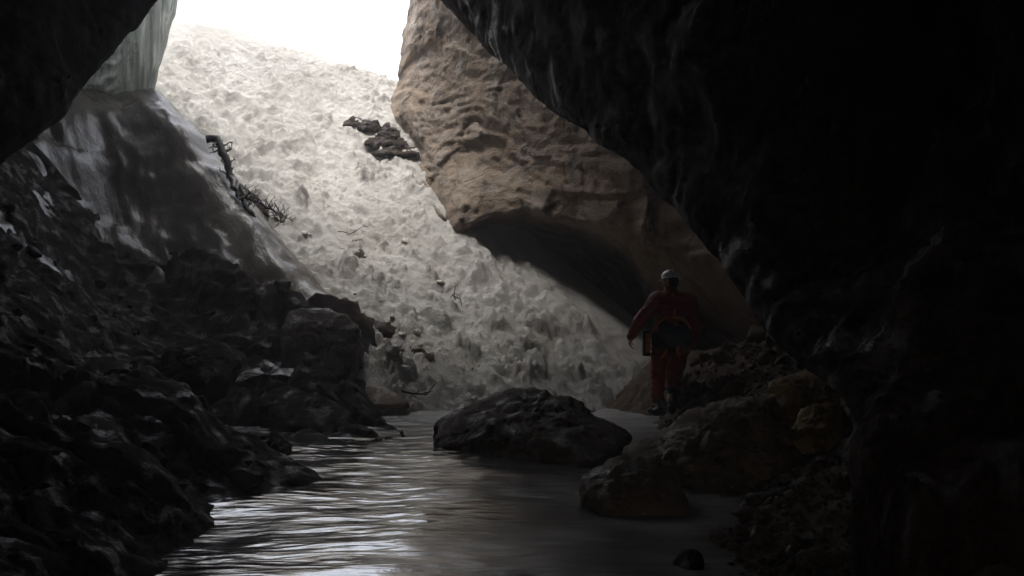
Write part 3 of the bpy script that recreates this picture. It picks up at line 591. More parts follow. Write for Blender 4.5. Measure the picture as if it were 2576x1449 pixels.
boulder('boulder', [P(650, 1000, 12.9), P(700, 965, 13.1), P(790, 985, 12.9), P(860, 1030, 12.5), P(900, 1075, 12.1), P(800, 1085, 12.1), P(690, 1060, 12.3), (-2.8, 13.6, 0.4), (-2.0, 13.2, 0.2), (-2.2, 12, -0.2)],
        M['wet'], 'dark slanting boulder running down to the ice from the rubble slope', seed=292, amp=1.0)
boulder('boulder', [P(560, 1210, 9.2), P(600, 1130, 9.5), P(660, 1120, 9.6), P(740, 1160, 9.5), P(782, 1200, 9.3), P(770, 1215, 9.2), P(640, 1240, 8.9), (-2.6, 9.8, 0.2), (-1.8, 9.8, 0), (-2.4, 8.9, -0.2), (-1.8, 9.2, -0.2)],
        M['wet'], 'black rounded rock nose reaching into the glare of the ice', seed=295, amp=0.9)
# ledges by the lit wall: slabs breaking out of the snow
def slab(x0, y0, x1, y1, lab, seed, d=0.16, back=0.5):
    r = np.random.default_rng(seed); pts = []
    for k in range(9):
        f = k / 8; x = x0 + (x1 - x0) * f; top = y0 + (y1 - y0) * (0.28 + 0.3 * r.random() - 0.35 * math.sin(math.pi * f)); bot = y1 - (y1 - y0) * 0.3 * r.random()
        pts += [S(x, top, -d * 0.4 * r.random()), S(x + 4 * r.normal(), 0.5 * (top + bot), -d * (0.4 + 0.6 * r.random())), S(x, bot, 0.0), S(x, top, back), S(x, bot, back * 0.8)]
    boulder('rock_ledge', pts, M['wet'], lab, 'rock ledge', sub=5, amp=2.6, seed=seed, power=18)
slab(866, 296, 912, 322, 'small dark slab farthest out on the upper snow from the lit wall', 301)
slab(898, 302, 962, 336, 'thin dark slab breaking through the upper snow by the lit wall', 302)
slab(950, 312, 1006, 350, 'broken dark slab close under the nose of the lit wall', 303)
slab(918, 340, 1030, 376, 'wet jutting rock ledge at the foot of the lit wall', 304, 0.3, 0.8)
slab(934, 364, 1062, 404, 'lowest and widest rock ledge at the foot of the lit wall', 305, 0.35, 0.8)
boulder('rock_ledge', [S(1010, 420), S(1040, 405), S(1075, 440), S(1130, 540), S(1140, 585), S(1110, 560), S(1060, 490), S(1050, 440, -0.12), S(1110, 545, -0.1), S(1050, 420, 0.6), S(1140, 560, 0.6)], M['boulder'], 'dark narrow rock rib between the snow and the lit wall', 'rock ledge', sub=5, amp=1.6, seed=314)
boulder('boulder', [S(918, 822), S(935, 806), S(985, 808), S(1010, 830), S(1005, 850), S(950, 848), S(925, 840), S(940, 815, -0.12), S(990, 825, -0.12), S(960, 840, -0.1), S(930, 815, 0.4), S(1000, 820, 0.4), S(970, 860, 0.4)],
        M['wet'], 'dark stone sunk in the lower snow near the square block', 'stone', seed=330, sub=4)
boulder('boulder', [S(1025, 872), S(1045, 862), S(1075, 880), S(1080, 895), S(1045, 900), S(1050, 880, -0.1), S(1040, 870, 0.3), S(1075, 890, 0.3)], M['wet'], 'small dark stone below the sunken stone on the lower snow', 'stone', seed=333, sub=3)

# loose stones, shared meshes
def stone_variant(seed, mat, flat=0.7, sub=3):
    r = np.random.default_rng(seed); pts = r.normal(size=(16, 3)); pts /= np.linalg.norm(pts, axis=1)[:, None]
    pts *= np.array([1.0, 0.75, flat]) * (0.75 + 0.5 * r.random((16, 1)))
    me, b = boulder_mesh('stone', pts, mat, sub, 1.0, seed, 22); return me
VAR = {k: [stone_variant(s, M['stone_' + k], 0.5 + 0.05 * (s % 6), 3) for s in range(400, 410)] for k in ('wet', 'brown')}
def scatter(n, region, height, sizes, key, name, label, cat, group, seed, sink=0.35):
    r = np.random.default_rng(seed); k = 0; tries = 0
    while k < n and tries < n * 30:
        tries += 1; x, y = region(r)
        z = float(height(np.array([x]), np.array([y]))[0])
        if z < -0.03: continue
        s = sizes[0] * (sizes[1] / sizes[0]) ** (r.random() ** 2.2)
        ob = obj(name, VAR[key][r.integers(10)]); ob.scale = (s, s * (0.8 + 0.4 * r.random()), s * (0.75 + 0.5 * r.random()))
        ob.rotation_euler = (r.normal() * 0.25, r.normal() * 0.25, r.random() * 6.28)
        ob.location = (x, y, z - sink * s * 0.9); tag(ob, label, cat, group); k += 1
def reg_left(r):
    while True:
        x = -6.2 + 5.2 * r.random(); y = 7 + 8.5 * r.random(); px = 1288 + x / y * FPX
        if px > -40 and float(fl_tps(np.array([x]), np.array([y]))[0]) < 0.05: return x, y
def reg_right(r):
    while True:
        y = 5.4 + 4.2 * r.random(); x = 0.9 + 1.6 * r.random(); px = 1288 + x / y * FPX
        if px < 2200: return x, y
def reg_mound(r): return 1.75 + 2.0 * r.random(), 11.4 + 3.2 * r.random()
scatter(36, reg_left, left_height, (0.06, 0.30), 'wet', 'stone', 'dark wet loose stone on the rubble slope left of the snow', 'stone', 'loose stones on the dark rubble slope', 1)
scatter(140, reg_right, right_height, (0.025, 0.13), 'brown', 'stone', 'wet gravel stone on the bank under the near overhang', 'stone', 'gravel stones on the bank by the ice', 2)
scatter(80, reg_mound, right_height, (0.05, 0.26), 'brown', 'stone', 'dry brown stone on the mound behind the walker', 'stone', 'stones on the mound behind the walker', 3)

# fine gravel too small to pick apart
def gravel(name, n, region, height, sizes, mat, label, seed):
    r = np.random.default_rng(seed); D, F = ICO[1]; Vs, Fs = [], []
    xy = np.array([region(r) for _ in range(n)]); z = height(xy[:, 0], xy[:, 1]); keep = z > -0.04
    for k, ((x, y), zz) in enumerate(zip(xy[keep], z[keep])):
        s = sizes[0] * (sizes[1] / sizes[0]) ** r.random(); e = Euler(r.random(3) * 6.28).to_matrix()
        v = D * (0.7 + 0.5 * r.random((len(D), 1))) * np.array([1, 0.7, 0.5]) * s
        Vs.append(v @ np.array(e).T + np.array([x, y, zz])); Fs.append(F + k * len(D))
    ob = obj(name, mesh_np(name, np.concatenate(Vs), np.concatenate(Fs), mat, False)); ob['kind'] = 'stuff'; ob['label'] = label
gravel('gravel', 1500, reg_right, right_height, (0.012, 0.04), M['bank'], 'fine wet gravel between the stones of the bank', 12)
gravel('gravel', 900, reg_mound, right_height, (0.02, 0.07), M['brown'], 'fine brown rubble on the mound behind the walker', 13)

# snow lumps that rolled down
SV = []
for s in range(8):
    r = np.random.default_rng(500 + s); D, F = ICO[4]
    q = D * 1.3; rad = 0.8 + 0.25 * fbm(q * 0.9, 3, 510 + s) + 0.22 * np.abs(perlin(q * 2.0, 520 + s)) + 0.05 * fbm(q * 6, 3, 530 + s)
    V = D * rad[:, None] * np.array([1.0, 0.9, 0.8]); V[:, 2] -= V[:, 2].min(); SV.append(mesh_np('snow_lump', V, F, M['lump']))
r = np.random.default_rng(9); k = 0
while k < 44:
    f = r.random(); band = r.random()
    if band < 0.5: x, y = -3.6 + 2.6 * f + 0.45 * r.normal(), 17.2 - 2.4 * f + 0.35 * r.normal()
    elif band < 0.8: x, y = -1.6 + 3.4 * f, 14.1 + 0.5 * r.random()
    else: x, y = -3.5 + 5.0 * f, 14.5 + 3.5 * r.random()
    d = (x - CR_A[0]) * _cn[0] + (y - CR_A[1]) * _cn[1]
    if d > -0.1: continue
    s = 0.04 * (0.12 / 0.04) ** (r.random() ** 1.6)
    ob = obj('snow_lump', SV[r.integers(8)]); ob.scale = (s, s, s * (0.55 + 0.3 * r.random())); ob.rotation_euler = (0.2 * r.normal(), 0.2 * r.normal(), 6.28 * r.random())
    ob.location = (x, y, max(snow_height(x, y), 0.0) - 0.45 * s); tag(ob, 'rounded dirty white snow lump lying on the snow slope', 'snow lump', 'snow lumps fallen down the slope'); k += 1

# ------------------------------------------------------------------ dead branches
def tube(V, F, pts, r0, r1, seg=7):
    pts = [np.array(q, float) for q in pts]; base = sum(len(v) for v in V); n = len(pts); ring = []
    for k, q in enumerate(pts):
        t = pts[min(k + 1, n - 1)] - pts[max(k - 1, 0)]; t /= np.linalg.norm(t) + 1e-9
        a = np.cross(t, [0.3, 0.2, 0.93]); a /= np.linalg.norm(a) + 1e-9; b = np.cross(t, a); rr = r0 + (r1 - r0) * k / (n - 1)
        for s in range(seg):
            w = 2 * math.pi * s / seg; ring.append(q + rr * (a * math.cos(w) + b * math.sin(w)))
    V.append(np.array(ring))
    for k in range(n - 1):
        for s in range(seg):
            F.append((base + k * seg + s, base + k * seg + (s + 1) % seg, base + (k + 1) * seg + (s + 1) % seg, base + (k + 1) * seg + s))
def twigs(V, F, pts, n, L, r, seed, up=0.3, sub=1):
    rr = np.random.default_rng(seed); pts = np.array(pts)
    for _ in range(n):
        k = rr.integers(len(pts)); d = rr.normal(size=3) * np.array([1, 1, 0.8]) + np.array([0, 0, up]); d /= np.linalg.norm(d); l = L * (0.4 + 0.8 * rr.random()); q = [pts[k]]
        for j in range(4):
            d = d + rr.normal(size=3) * 0.35; d /= np.linalg.norm(d); q.append(q[-1] + d * l / 4)
        tube(V, F, q, r, r * 0.35, 5)
        if sub: twigs(V, F, q[2:], 2, L * 0.45, r * 0.55, int(rr.integers(1e6)), up, 0)
def branch(name, label, trunk, r0, r1, n, L, seed, extra=()):
    V, F = [], []; t = resample(trunk, 0.09); t = t + 0.02 * np.random.default_rng(seed).normal(size=t.shape); tube(V, F, t, r0, r1, 8)
    for e in extra: tube(V, F, resample(e[0], 0.08), e[1], e[2], 6)
    twigs(V, F, t[len(t) // 6:], n, L, max(r1 * 0.6, 0.006), seed)
    VV = np.concatenate(V); b = np.array([VV[:, 0].mean(), VV[:, 1].mean(), VV[:, 2].min()])
    ob = obj(name, mesh_np(name, VV - b, np.array(F), M['wood'])); ob.location = b; return tag(ob, label, 'branch', None)
branch('dead_branch', 'thick crooked dead branch jammed between ice tongue and snow', [P(520, 352, 17.6), P(540, 348, 17.6), P(556, 368, 17.5), P(572, 400, 17.4), P(578, 440, 17.3), P(595, 475, 17.1), P(612, 505, 16.9), P(640, 545, 16.7)], 0.07, 0.035, 26, 0.20, 31,
       extra=(([P(540, 348, 17.6), P(560, 354, 17.6)], 0.02, 0.008),))
branch('dead_branch', 'tangle of broken twigs and litter below the thick branch', [P(600, 470, 17.0), P(625, 500, 16.9), P(650, 510, 16.8), P(690, 530, 16.7), P(715, 560, 16.5)], 0.03, 0.015, 70, 0.22, 32)
boulder('litter_heap', [S(585, 440, -0.05), S(600, 465, -0.2), S(640, 510, -0.25), S(690, 545, -0.2), S(715, 565, -0.02), S(640, 500, 0.2), S(610, 450, 0.2), S(700, 540, 0.15), S(610, 500, -0.1), S(660, 545, -0.15)], M['wet'],
        'dark heap of wet soil and litter under the twigs beside the ice tongue', 'litter heap', sub=5, amp=2.4, seed=345)
branch('dead_branch', 'thin bare twig curving over the middle of the snow', [S(842, 583), S(870, 590, -0.08), S(895, 582, -0.15), S(912, 568, -0.2)], 0.011, 0.005, 4, 0.16, 33)
branch('dead_branch', 'forked dark twig standing up in the snow', [S(1146, 762), S(1140, 742, -0.1), S(1145, 722, -0.25)], 0.014, 0.006, 2, 0.1, 34, extra=(([S(1140, 745, -0.1), S(1158, 752, -0.08), S(1162, 770)], 0.012, 0.006), ([S(1140, 740, -0.1), S(1128, 755)], 0.009, 0.004)))
branch('dead_branch', 'bare twig reaching out from the dark slab at the snow foot', [P(1015, 988, 14.0), P(1050, 992, 13.9), P(1070, 986, 13.9), P(1086, 968, 13.9)], 0.02, 0.006, 4, 0.14, 35, extra=(([P(1066, 988, 13.9), P(1088, 985, 13.85)], 0.009, 0.004),))
branch('dead_branch', 'broken dark stub leaning on the square block beside the snow', [S(910, 835, -0.2), S(895, 850, -0.3), S(905, 885, -0.2), S(920, 910, 0.0)], 0.03, 0.015, 8, 0.18, 36)
branch('dead_branch', 'short crooked twig lying on the snow above the sunken stones', [S(868, 602, -0.02), S(885, 612, -0.08), S(905, 605, -0.08)], 0.016, 0.006, 6, 0.14, 37)
branch('dead_branch', 'dark stick stuck out of the snow below the sunken stone', [S(1000, 880, -0.05), S(1010, 895, -0.05), S(1008, 915, -0.02)], 0.02, 0.012, 6, 0.14, 38)

# ------------------------------------------------------------------ the walker
PY = 13.35; PS = PY / FPX
def W(x, y, dy=0.0):                                     # a photo pixel on the walker's own plane, metres from his feet
    return Vector(((x - 1680) * PS, dy, (1056 - y) * PS))
person = obj('person', None); PX = (1680 - 1288) / FPX * PY
person.location = (PX, PY, 0.0)
tag(person, 'person in a red caving suit and white helmet walking away beside the snow', 'person')
def capsule(bm, a, b, ra, rb, flat=1.0, n=14):
    a, b = Vector(a), Vector(b); ax = (b - a); L = ax.length; q = ax.to_track_quat('Z', 'Y'); rings = []
    prof = [(-math.cos(t), math.sin(t)) for t in np.linspace(0.12, math.pi / 2, 5)]
    st = [(p0[0] * ra, p0[1] * ra) for p0 in prof] + [(L * f, ra + (rb - ra) * f) for f in (0.25, 0.5, 0.75)] + [(L - p0[0] * rb, p0[1] * rb) for p0 in reversed(prof)]
    for z, r_ in st:
        rings.append([bm.verts.new(a + q @ Vector((r_ * math.cos(2 * math.pi * k / n), r_ * math.sin(2 * math.pi * k / n), z))) for k in range(n)])
    for r0, r1 in zip(rings, rings[1:]):
        for k in range(n): bm.faces.new((r0[k], r0[(k + 1) % n], r1[(k + 1) % n], r1[k]))
    bm.faces.new(rings[0][::-1]); bm.faces.new(rings[-1])
def ellipsoid(bm, c, r, rot=(0, 0, 0), sub=3):
    m = Matrix.Translation(c) @ Euler(rot).to_matrix().to_4x4() @ Matrix.Diagonal((*r, 1)); bmesh.ops.create_icosphere(bm, subdivisions=sub, radius=1.0, matrix=m)
def remeshed(name, bm, mat, vox, parent, smooth=4, wrinkle=0.0, seed=0, wscale=9):
    me = bpy.data.meshes.new(name); bm.to_mesh(me); bm.free(); tmp = bpy.data.objects.new('tmp', me); COL.objects.link(tmp)
    md = tmp.modifiers.new('r', 'REMESH'); md.mode = 'VOXEL'; md.voxel_size = vox
    if smooth: s_ = tmp.modifiers.new('s', 'SMOOTH'); s_.factor = 0.5; s_.iterations = smooth
    dg = bpy.context.evaluated_depsgraph_get(); out = bpy.data.meshes.new_from_object(tmp.evaluated_get(dg)); bpy.data.objects.remove(tmp)
    n = len(out.vertices); co = np.zeros(n * 3, np.float32); out.vertices.foreach_get('co', co); co = co.reshape(-1, 3).astype(float)
    if wrinkle:
        no = np.zeros(n * 3, np.float32); out.vertices.foreach_get('normal', no); no = no.reshape(-1, 3)
        w = ridged(co * np.array([0.6, 0.6, 1.4]) * wscale + 0.5 * np.stack([perlin(co * 5, seed), perlin(co * 5, seed + 1), perlin(co * 5, seed + 2)], -1), 3, seed + 3)
        co = co + no * (wrinkle * w)[:, None]; out.vertices.foreach_set('co', co.astype(np.float32).ravel())
    out.polygons.foreach_set('use_smooth', np.full(len(out.polygons), True)); out.materials.clear(); out.materials.append(mat); out.update()
    out.name = name; return obj(name, out, parent)

HC = W(1688, 706, 0.04)                                   # head centre
yaw = math.radians(52)                                    # head turned towards the light on the left
fwd = Vector((-math.sin(yaw), math.cos(yaw), 0.05)).normalized(); side = Vector((fwd.y, -fwd.x, 0)).normalized()
SL, SR = W(1654, 752), W(1734, 754); EL, ER = W(1606, 812, 0.0), W(1748, 822, -0.02); HL, HR = W(1588, 848, 0.08), W(1741, 868, 0.07)
PEL = W(1690, 868); KL, KR = W(1660, 936, 0.14), W(1697, 938, 0.02); AL_, AR = W(1660, 1018, 0.2), W(1677, 1000, -0.24)
# body: head, neck, trunk, limbs and hands as one skin surface
bm = bmesh.new()
ellipsoid(bm, HC, (0.077, 0.095, 0.112), (0, 0, yaw)); ellipsoid(bm, HC + fwd * 0.03 + Vector((0, 0, -0.055)), (0.058, 0.07, 0.062), (0, 0, yaw))
ellipsoid(bm, HC + fwd * 0.098 + Vector((0, 0, -0.022)), (0.013, 0.022, 0.024), (0, 0, yaw))                       # nose
ellipsoid(bm, HC + fwd * 0.088 + Vector((0, 0, -0.066)), (0.026, 0.012, 0.012), (0, 0, yaw))                       # lips
for s in (-1, 1):
    ellipsoid(bm, HC + side * (0.078 * s) + Vector((0, 0, -0.018)), (0.012, 0.024, 0.034), (0, 0, yaw))           # ears
    ellipsoid(bm, HC + fwd * 0.084 + side * (0.03 * s) + Vector((0, 0, 0.002)), (0.014, 0.01, 0.009), (0, 0, yaw))  # eyes
capsule(bm, W(1690, 745), HC + Vector((0, 0, -0.05)), 0.06, 0.055)
capsule(bm, PEL, W(1692, 765), 0.12, 0.13); capsule(bm, SL, SR, 0.05, 0.05)
for a, b, ra, rb in ((SL, EL, 0.045, 0.036), (EL, HL, 0.036, 0.026), (SR, ER, 0.045, 0.036), (ER, HR, 0.036, 0.026), (PEL + Vector((-0.09, 0, 0)), KL, 0.075, 0.05), (KL, AL_, 0.048, 0.036), (PEL + Vector((0.09, 0, 0)), KR, 0.075, 0.05), (KR, AR, 0.048, 0.036)):
    capsule(bm, a, b, ra, rb)
def hand(bm, wrist, dirv, palm_n, sgn):
    d = dirv.normalized(); acr = d.cross(palm_n).normalized(); pn = acr.cross(d).normalized(); pc = wrist + d * 0.05
    for k in (-1.5, -0.5, 0.5, 1.5): capsule(bm, wrist + acr * (k * 0.012), wrist + d * 0.09 + acr * (k * 0.020), 0.013, 0.012, n=8)
    for k, l in ((-1.5, 0.060), (-0.5, 0.074), (0.5, 0.080), (1.5, 0.072)):
        p0 = wrist + d * 0.09 + acr * (k * 0.0215); p1 = p0 + (d * 0.85 + pn * 0.45 + acr * 0.05 * k).normalized() * l * 0.5; p2 = p1 + (d * 0.5 + pn * 0.8).normalized() * l * 0.5
        capsule(bm, p0, p1, 0.0095, 0.0088, n=8); capsule(bm, p1, p2, 0.0088, 0.0072, n=8)
    t0_ = wrist + d * 0.03 + acr * (0.03 * sgn); t1 = t0_ + (d * 0.7 + acr * (0.6 * sgn) + pn * 0.3).normalized() * 0.04; t2 = t1 + (d * 0.9 + pn * 0.4).normalized() * 0.03
    capsule(bm, t0_, t1, 0.012, 0.010, n=8); capsule(bm, t1, t2, 0.010, 0.008, n=8)
hand(bm, HL, (HL - EL).normalized() * 0.4 + Vector((0.05, 0.05, -0.6)), Vector((1, 0.2, 0)), 1)
hand(bm, HR, (HR - ER).normalized() * 0.4 + Vector((-0.02, 0.05, -0.6)), Vector((-1, 0.2, 0)), -1)
remeshed('body', bm, M['skin'], 0.0065, person, 2)
# red suit over trunk, arms and legs
bm = bmesh.new()
capsule(bm, W(1688, 860), W(1690, 800), 0.165, 0.165); capsule(bm, W(1690, 800), W(1692, 772), 0.165, 0.16)
ellipsoid(bm, W(1693, 775), (0.215, 0.13, 0.17)); ellipsoid(bm, W(1689, 862, -0.01), (0.205, 0.15, 0.14)); capsule(bm, SL, SR, 0.085, 0.085)
ellipsoid(bm, W(1673, 757, -0.03), (0.11, 0.085, 0.10)); ellipsoid(bm, W(1714, 757, -0.03), (0.11, 0.085, 0.10))
capsule(bm, W(1690, 752), W(1689, 733, 0.02), 0.088, 0.072)                                                        # collar
for a, b, ra, rb in ((SL, EL, 0.088, 0.066), (EL, HL, 0.068, 0.046), (SR, ER, 0.088, 0.066), (ER, HR, 0.068, 0.046),
                     (W(1666, 868), KL, 0.125, 0.088), (KL, AL_ + Vector((0, 0, 0.05)), 0.088, 0.064), (W(1709, 868), KR, 0.13, 0.092), (KR, KR + (AR - KR) * 0.55, 0.092, 0.07)):
    capsule(bm, a, b, ra, rb)
remeshed('caving_suit', bm, M['suit'], 0.011, person, 4, 0.011, 700)
# helmet
def lathe_shell(name, mat, parent, c, rx, ry, rz, rot, cut=-0.15, thick=0.012):
    n, m = 36, 14; V, F = [], []
    for j in range(m + 1):
        t = (math.pi / 2) * (1 - j / m) + math.asin(cut) * (j / m)
        for k in range(n): V.append((math.cos(t) * math.cos(2 * math.pi * k / n), math.cos(t) * math.sin(2 * math.pi * k / n), math.sin(t)))
    for j in range(m):
        for k in range(n): F.append((j * n + k, j * n + (k + 1) % n, (j + 1) * n + (k + 1) % n, (j + 1) * n + k))
    V = np.array(V) * np.array([rx, ry, rz]); R = np.array(Euler(rot).to_matrix()); a = V @ R.T; b = (V * (1 - thick / rx)) @ R.T
    F = np.array(F); k0 = len(V); lo = np.array([(m * n + k, m * n + (k + 1) % n, k0 + m * n + (k + 1) % n, k0 + m * n + k) for k in range(n)])
    me = mesh_np(name, np.concatenate([a, b]) + np.array(c), np.concatenate([F[:, ::-1], F + k0, lo]), mat); return obj(name, me, parent)
tilt = (math.radians(-9), math.radians(9), yaw)
hc = HC + Vector((0.004, 0, 0.04)); helmet = lathe_shell('helmet', M['helmet'], person, hc, 0.104, 0.126, 0.100, tilt)
RH = Euler(tilt).to_matrix()
def hp(x, y, z): return hc + RH @ Vector((x, y, z))
bm = bmesh.new(); ring = []
for k in range(40):
    w = 2 * math.pi * k / 40; br = 0.012 + (0.03 * max(0, math.sin(w)) ** 2)
    a = hp(0.104 * math.cos(w), 0.126 * math.sin(w), -0.016); b = hp((0.104 + br) * math.cos(w), (0.126 + br) * math.sin(w), -0.024); c_ = hp(0.104 * math.cos(w), 0.126 * math.sin(w), -0.028)
    ring.append([bm.verts.new(a), bm.verts.new(b), bm.verts.new(c_)])
for k in range(40):
    r0, r1 = ring[k], ring[(k + 1) % 40]
    bm.faces.new((r0[0], r0[1], r1[1], r1[0])); bm.faces.new((r0[1], r0[2], r1[2], r1[1])); bm.faces.new((r0[2], r0[0], r1[0], r1[2]))
me = bpy.data.meshes.new('brim'); bm.to_mesh(me); bm.free(); me.materials.append(M['helmet']); obj('brim', me, helmet)
for (ang, el0, el1, wd) in ((-60, 20, 55, 0.010), (-90, 25, 62, 0.010), (-120, 20, 55, 0.010), (-20, 22, 50, 0.010), (200, 22, 50, 0.010)):
    V, F = [], []; q = []
    for e in np.linspace(math.radians(el0), math.radians(el1), 6):
        w = math.radians(ang); q.append(hp(0.1035 * math.cos(e) * math.cos(w), 0.1255 * math.cos(e) * math.sin(w), 0.0995 * math.sin(e)))
    tube(V, F, q, wd, wd, 6); obj('vent', mesh_np('vent', np.concatenate(V), np.array(F), M['helmet_dark']), helmet)
bm = bmesh.new(); ellipsoid(bm, hp(0, 0.132, 0.03), (0.03, 0.022, 0.022), (0, 0, yaw)); ellipsoid(bm, hp(0, 0.142, 0.03), (0.02, 0.02, 0.016), (0, 0, yaw))
remeshed('headlamp', bm, M['helmet_dark'], 0.005, helmet, 1)
V, F = [], []; tube(V, F, [hp(-0.1, 0.02, -0.02), HC + side * -0.08 + fwd * 0.03 + Vector((0, 0, -0.06)), HC + fwd * 0.06 + Vector((0, 0, -0.118)), HC + side * 0.08 + fwd * 0.03 + Vector((0, 0, -0.06)), hp(0.1, 0.02, -0.02)], 0.006, 0.006, 6)
obj('chin_strap', mesh_np('chin_strap', np.concatenate(V), np.array(F), M['black']), helmet)
bm = bmesh.new(); ellipsoid(bm, HC - fwd * 0.03 + Vector((0, 0, -0.01)), (0.08, 0.075, 0.085), (0, 0, yaw)); remeshed('hair', bm, M['hair'], 0.008, person, 1, 0.004, 740, 30)
# harness
def ribbon(name, pts, w, th, mat, parent, up=None):
    pts = resample([tuple(q) for q in pts], 0.012); V, F = [], []; n = len(pts)
    for k in range(n):
        t = Vector(pts[min(k + 1, n - 1)] - pts[max(k - 1, 0)]).normalized(); q = Vector(pts[k]); nrm = Vector(up) if up else Vector((q.x - 0.04, q.y, 0)).normalized(); b = t.cross(nrm).normalized(); nn = b.cross(t).normalized()
        for sx, sy in ((-1, -1), (1, -1), (1, 1), (-1, 1)): V.append(q + b * (w / 2 * sx) + nn * (th / 2 * sy))
    for k in range(n - 1):
        for s in range(4): F.append((4 * k + s, 4 * k + (s + 1) % 4, 4 * k + 4 + (s + 1) % 4, 4 * k + 4 + s))
    return obj(name, mesh_np(name, np.array([tuple(v) for v in V]), np.array(F), mat), parent)
harness = None
cx0 = W(1690, 812)
belt = [(cx0.x + 0.19 * math.cos(t), 0.0 + 0.175 * math.sin(t), cx0.z - 0.03 - 0.045 * abs(math.cos(t)) ** 2) for t in np.linspace(0, 2 * math.pi, 60)]
harness = ribbon('harness', belt, 0.045, 0.012, M['orange'], person)
ribbon('back_strap', [W(1690, 802, -0.176), W(1691, 785, -0.172), W(1692, 765, -0.142), W(1691, 745, -0.115), W(1690, 738, -0.085)], 0.028, 0.008, M['orange'], harness, (0, -1, 0))
ribbon('side_strap', [W(1652, 800, -0.11), W(1648, 815, -0.13), W(1650, 830, -0.14)], 0.03, 0.010, M['orange'], harness, (0, -1, 0))
ribbon('leg_loop', [W(1672, 876, -0.17), W(1668, 890, -0.155), W(1660, 900, -0.12)], 0.035, 0.01, M['orange'], harness, (0, -1, 0))
ribbon('leg_loop', [W(1700, 870, -0.185), W(1700, 884, -0.165), W(1706, 894, -0.15)], 0.04, 0.01, M['orange'], harness, (0, -1, 0))
bm = bmesh.new(); ellipsoid(bm, W(1687, 846, -0.07), (0.245, 0.13, 0.165)); ellipsoid(bm, W(1687, 822, -0.05), (0.215, 0.13, 0.10)); ellipsoid(bm, W(1686, 862, -0.06), (0.235, 0.125, 0.11))
seat = remeshed('seat_pad', bm, M['black'], 0.012, person, 4, 0.006, 760, 6)
arc = [W(1640, 832, -0.12), W(1652, 812, -0.14), W(1668, 799, -0.16), W(1690, 795, -0.17), W(1708, 799, -0.165), W(1722, 810, -0.15), W(1734, 826, -0.12)]
ribbon('pad_strap', arc, 0.03, 0.014, M['orange'], seat, (0, -0.8, 0.6))
for q in ((1737, 828), (1733, 880)):
    V, F = [], []; c0 = W(*q, -0.05); tube(V, F, [c0 + Vector((0.018 * math.cos(t), 0.01, 0.034 * math.sin(t))) for t in np.linspace(0, 6.28, 18)], 0.005, 0.005, 6); obj('carabiner', mesh_np('carabiner', np.concatenate(V), np.array(F), M['metal']), harness)
# boots
def boot(name, heel, toe_dir, shin, lift):
    t = Vector(toe_dir).normalized(); up = Vector((0, 0, 1)); bm = bmesh.new(); s_ = t.cross(up)
    t, up = (t - up * lift).normalized(), (up + t * lift).normalized()
    ank = Vector(heel) + t * 0.05 + up * 0.11
    capsule(bm, Vector(heel) + up * 0.05 + t * 0.03, Vector(heel) + t * 0.2 + up * 0.045, 0.048, 0.045); ellipsoid(bm, Vector(heel) + t * 0.245 + up * 0.048, (0.05, 0.05, 0.042))
    capsule(bm, Vector(heel) + t * 0.05 + up * 0.07, shin, 0.056, 0.066); capsule(bm, ank, Vector(heel) + t * 0.16 + up * 0.06, 0.055, 0.045)
    b = remeshed(name, bm, M['boot'], 0.008, person, 3, 0.003, 780, 16)
    V, F = [], []
    for j, zz in enumerate((-0.012, 0.016)):
        ring = []
        for k in range(24):
            w = 2 * math.pi * k / 24; u_ = 0.14 + 0.155 * math.cos(w); hw = 0.050 * (0.85 + 0.2 * math.cos(w)) * abs(math.sin(w)) ** 0.6 * (1 if math.sin(w) > 0 else -1)
            ring.append(tuple(Vector(heel) + t * u_ + s_ * hw + up * (zz + 0.012)))
        V += ring
    F = [(k, (k + 1) % 24, 24 + (k + 1) % 24, 24 + k) for k in range(24)]
    F += [(24, 24 + 2 * k + 1, 24 + 2 * k + 2, 24 + min(2 * k + 3, 23)) for k in range(11)] + [(0, min(2 * k + 3, 23), 2 * k + 2, 2 * k + 1) for k in range(11)]
    obj('sole', mesh_np('sole', np.array(V), np.array(F), M['helmet_dark']), b)
    c0 = Vector(shin); V, F = [], []; ax = (c0 - ank).normalized(); a1 = ax.orthogonal().normalized(); a2 = ax.cross(a1)
    tube(V, F, [c0 + a1 * (0.07 * math.cos(w)) + a2 * (0.07 * math.sin(w)) for w in np.linspace(0, 2 * math.pi, 20)], 0.014, 0.014, 7); obj('cuff', mesh_np('cuff', np.concatenate(V), np.array(F), M['boot']), b)
    V, F = [], []                                                                                           # ice spikes under the sole
    for u_, w_ in ((0.03, -0.035), (0.03, 0.035), (0.12, -0.04), (0.12, 0.04), (0.21, -0.042), (0.21, 0.042), (0.28, 0.0)):
        q = Vector(heel) + t * u_ + s_ * w_ + up * 0.012; tube(V, F, [q, q - up * 0.018], 0.008, 0.002, 5)
    obj('crampon', mesh_np('crampon', np.concatenate(V), np.array(F), M['metal']), b)
boot('boot', W(1688, 1056, 0.12) + Vector((0, 0, 0.03)), (-0.85, 0.5, 0), AL_ + Vector((0, 0, 0.08)), 0.0)
boot('boot', W(1674, 1056, -0.30) + Vector((0, 0, 0.125)), (0.6, 0.75, 0), KR + (AR - KR) * 0.62, 0.36)
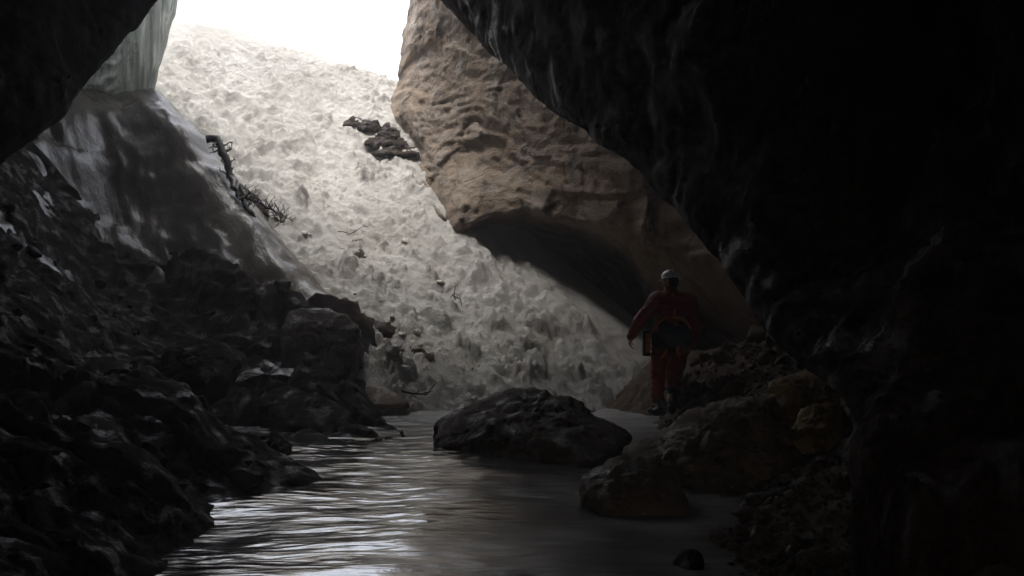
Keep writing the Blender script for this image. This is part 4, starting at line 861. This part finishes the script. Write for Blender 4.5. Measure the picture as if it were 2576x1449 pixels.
# orange pouch on his left hip
V = []; pc = Vector((PX, PY, 0)) + W(1626, 864, 0.0)
bm = bmesh.new(); bmesh.ops.create_cube(bm, size=1.0, matrix=Matrix.Translation((0, 0, 0)) @ Matrix.Diagonal((0.085, 0.15, 0.28, 1))); bmesh.ops.bevel(bm, geom=bm.edges[:], offset=0.016, segments=3, affect='EDGES')
me = bpy.data.meshes.new('pouch_body'); bm.to_mesh(me); bm.free(); me.materials.append(M['orange'])
pouch = obj('hip_pouch', None); pouch.location = pc; tag(pouch, 'narrow orange pouch with black bands hanging at the walker hip', 'pouch'); obj('pouch_body', me, pouch)
for zz, hh in ((0.135, 0.03), (-0.13, 0.045), (0.0, 0.018)):
    bm = bmesh.new(); bmesh.ops.create_cube(bm, size=1.0, matrix=Matrix.Translation((0, 0, zz)) @ Matrix.Diagonal((0.092, 0.157, hh, 1))); bmesh.ops.bevel(bm, geom=bm.edges[:], offset=0.006, segments=2, affect='EDGES')
    me = bpy.data.meshes.new('band'); bm.to_mesh(me); bm.free(); me.materials.append(M['black']); obj('band', me, pouch)
bm = bmesh.new(); bmesh.ops.create_cube(bm, size=1.0, matrix=Matrix.Translation((-0.034, -0.0, 0)) @ Matrix.Diagonal((0.03, 0.158, 0.26, 1)))
me = bpy.data.meshes.new('side_panel'); bm.to_mesh(me); bm.free(); me.materials.append(M['black']); obj('side_panel', me, pouch)
V, F = [], []; tube(V, F, [(0.03, 0, 0.13), (0.06, 0, 0.17), (0.10, 0, 0.19)], 0.008, 0.008, 6); obj('hanger', mesh_np('hanger', np.concatenate(V), np.array(F), M['black']), pouch)
# cord lying on the snow by his feet
V, F = [], []; tube(V, F, resample([P(1560, 1020, 13.9) * [1, 1, 0] + [0, 0, 0.05], P(1600, 1030, 13.7) * [1, 1, 0] + [0, 0, 0.045], P(1625, 1040, 13.5) * [1, 1, 0] + [0, 0, 0.05], P(1645, 1042, 13.4) * [1, 1, 0] + [0, 0, 0.06]], 0.05), 0.008, 0.006, 6)
tag(obj('thin_stick', mesh_np('thin_stick', np.concatenate(V), np.array(F), M['wood'])), 'thin dark stick lying on the frozen snow at the walker feet', 'stick')

# ------------------------------------------------------------------ haze of the cave mouth
HAZE = 0.0048
bm = bmesh.new(); bmesh.ops.create_cube(bm, size=1.0, matrix=Matrix.Translation((0, 23, 6.5)) @ Matrix.Diagonal((64, 78, 22, 1)))
me = bpy.data.meshes.new('haze'); bm.to_mesh(me); bm.free(); hz = obj('haze', me); hz['kind'] = 'stuff'; hz['label'] = 'pale mist drifting in from the cave mouth'
hm = bpy.data.materials.new('mist'); hm.use_nodes = True; hm.node_tree.nodes.clear()
vo = hm.node_tree.nodes.new('ShaderNodeVolumePrincipled'); vo.inputs['Density'].default_value = HAZE; vo.inputs['Color'].default_value = (0.93, 0.95, 1.0, 1); vo.inputs['Anisotropy'].default_value = 0.65
ho = hm.node_tree.nodes.new('ShaderNodeOutputMaterial'); hm.node_tree.links.new(vo.outputs[0], ho.inputs['Volume']); me.materials.append(hm)
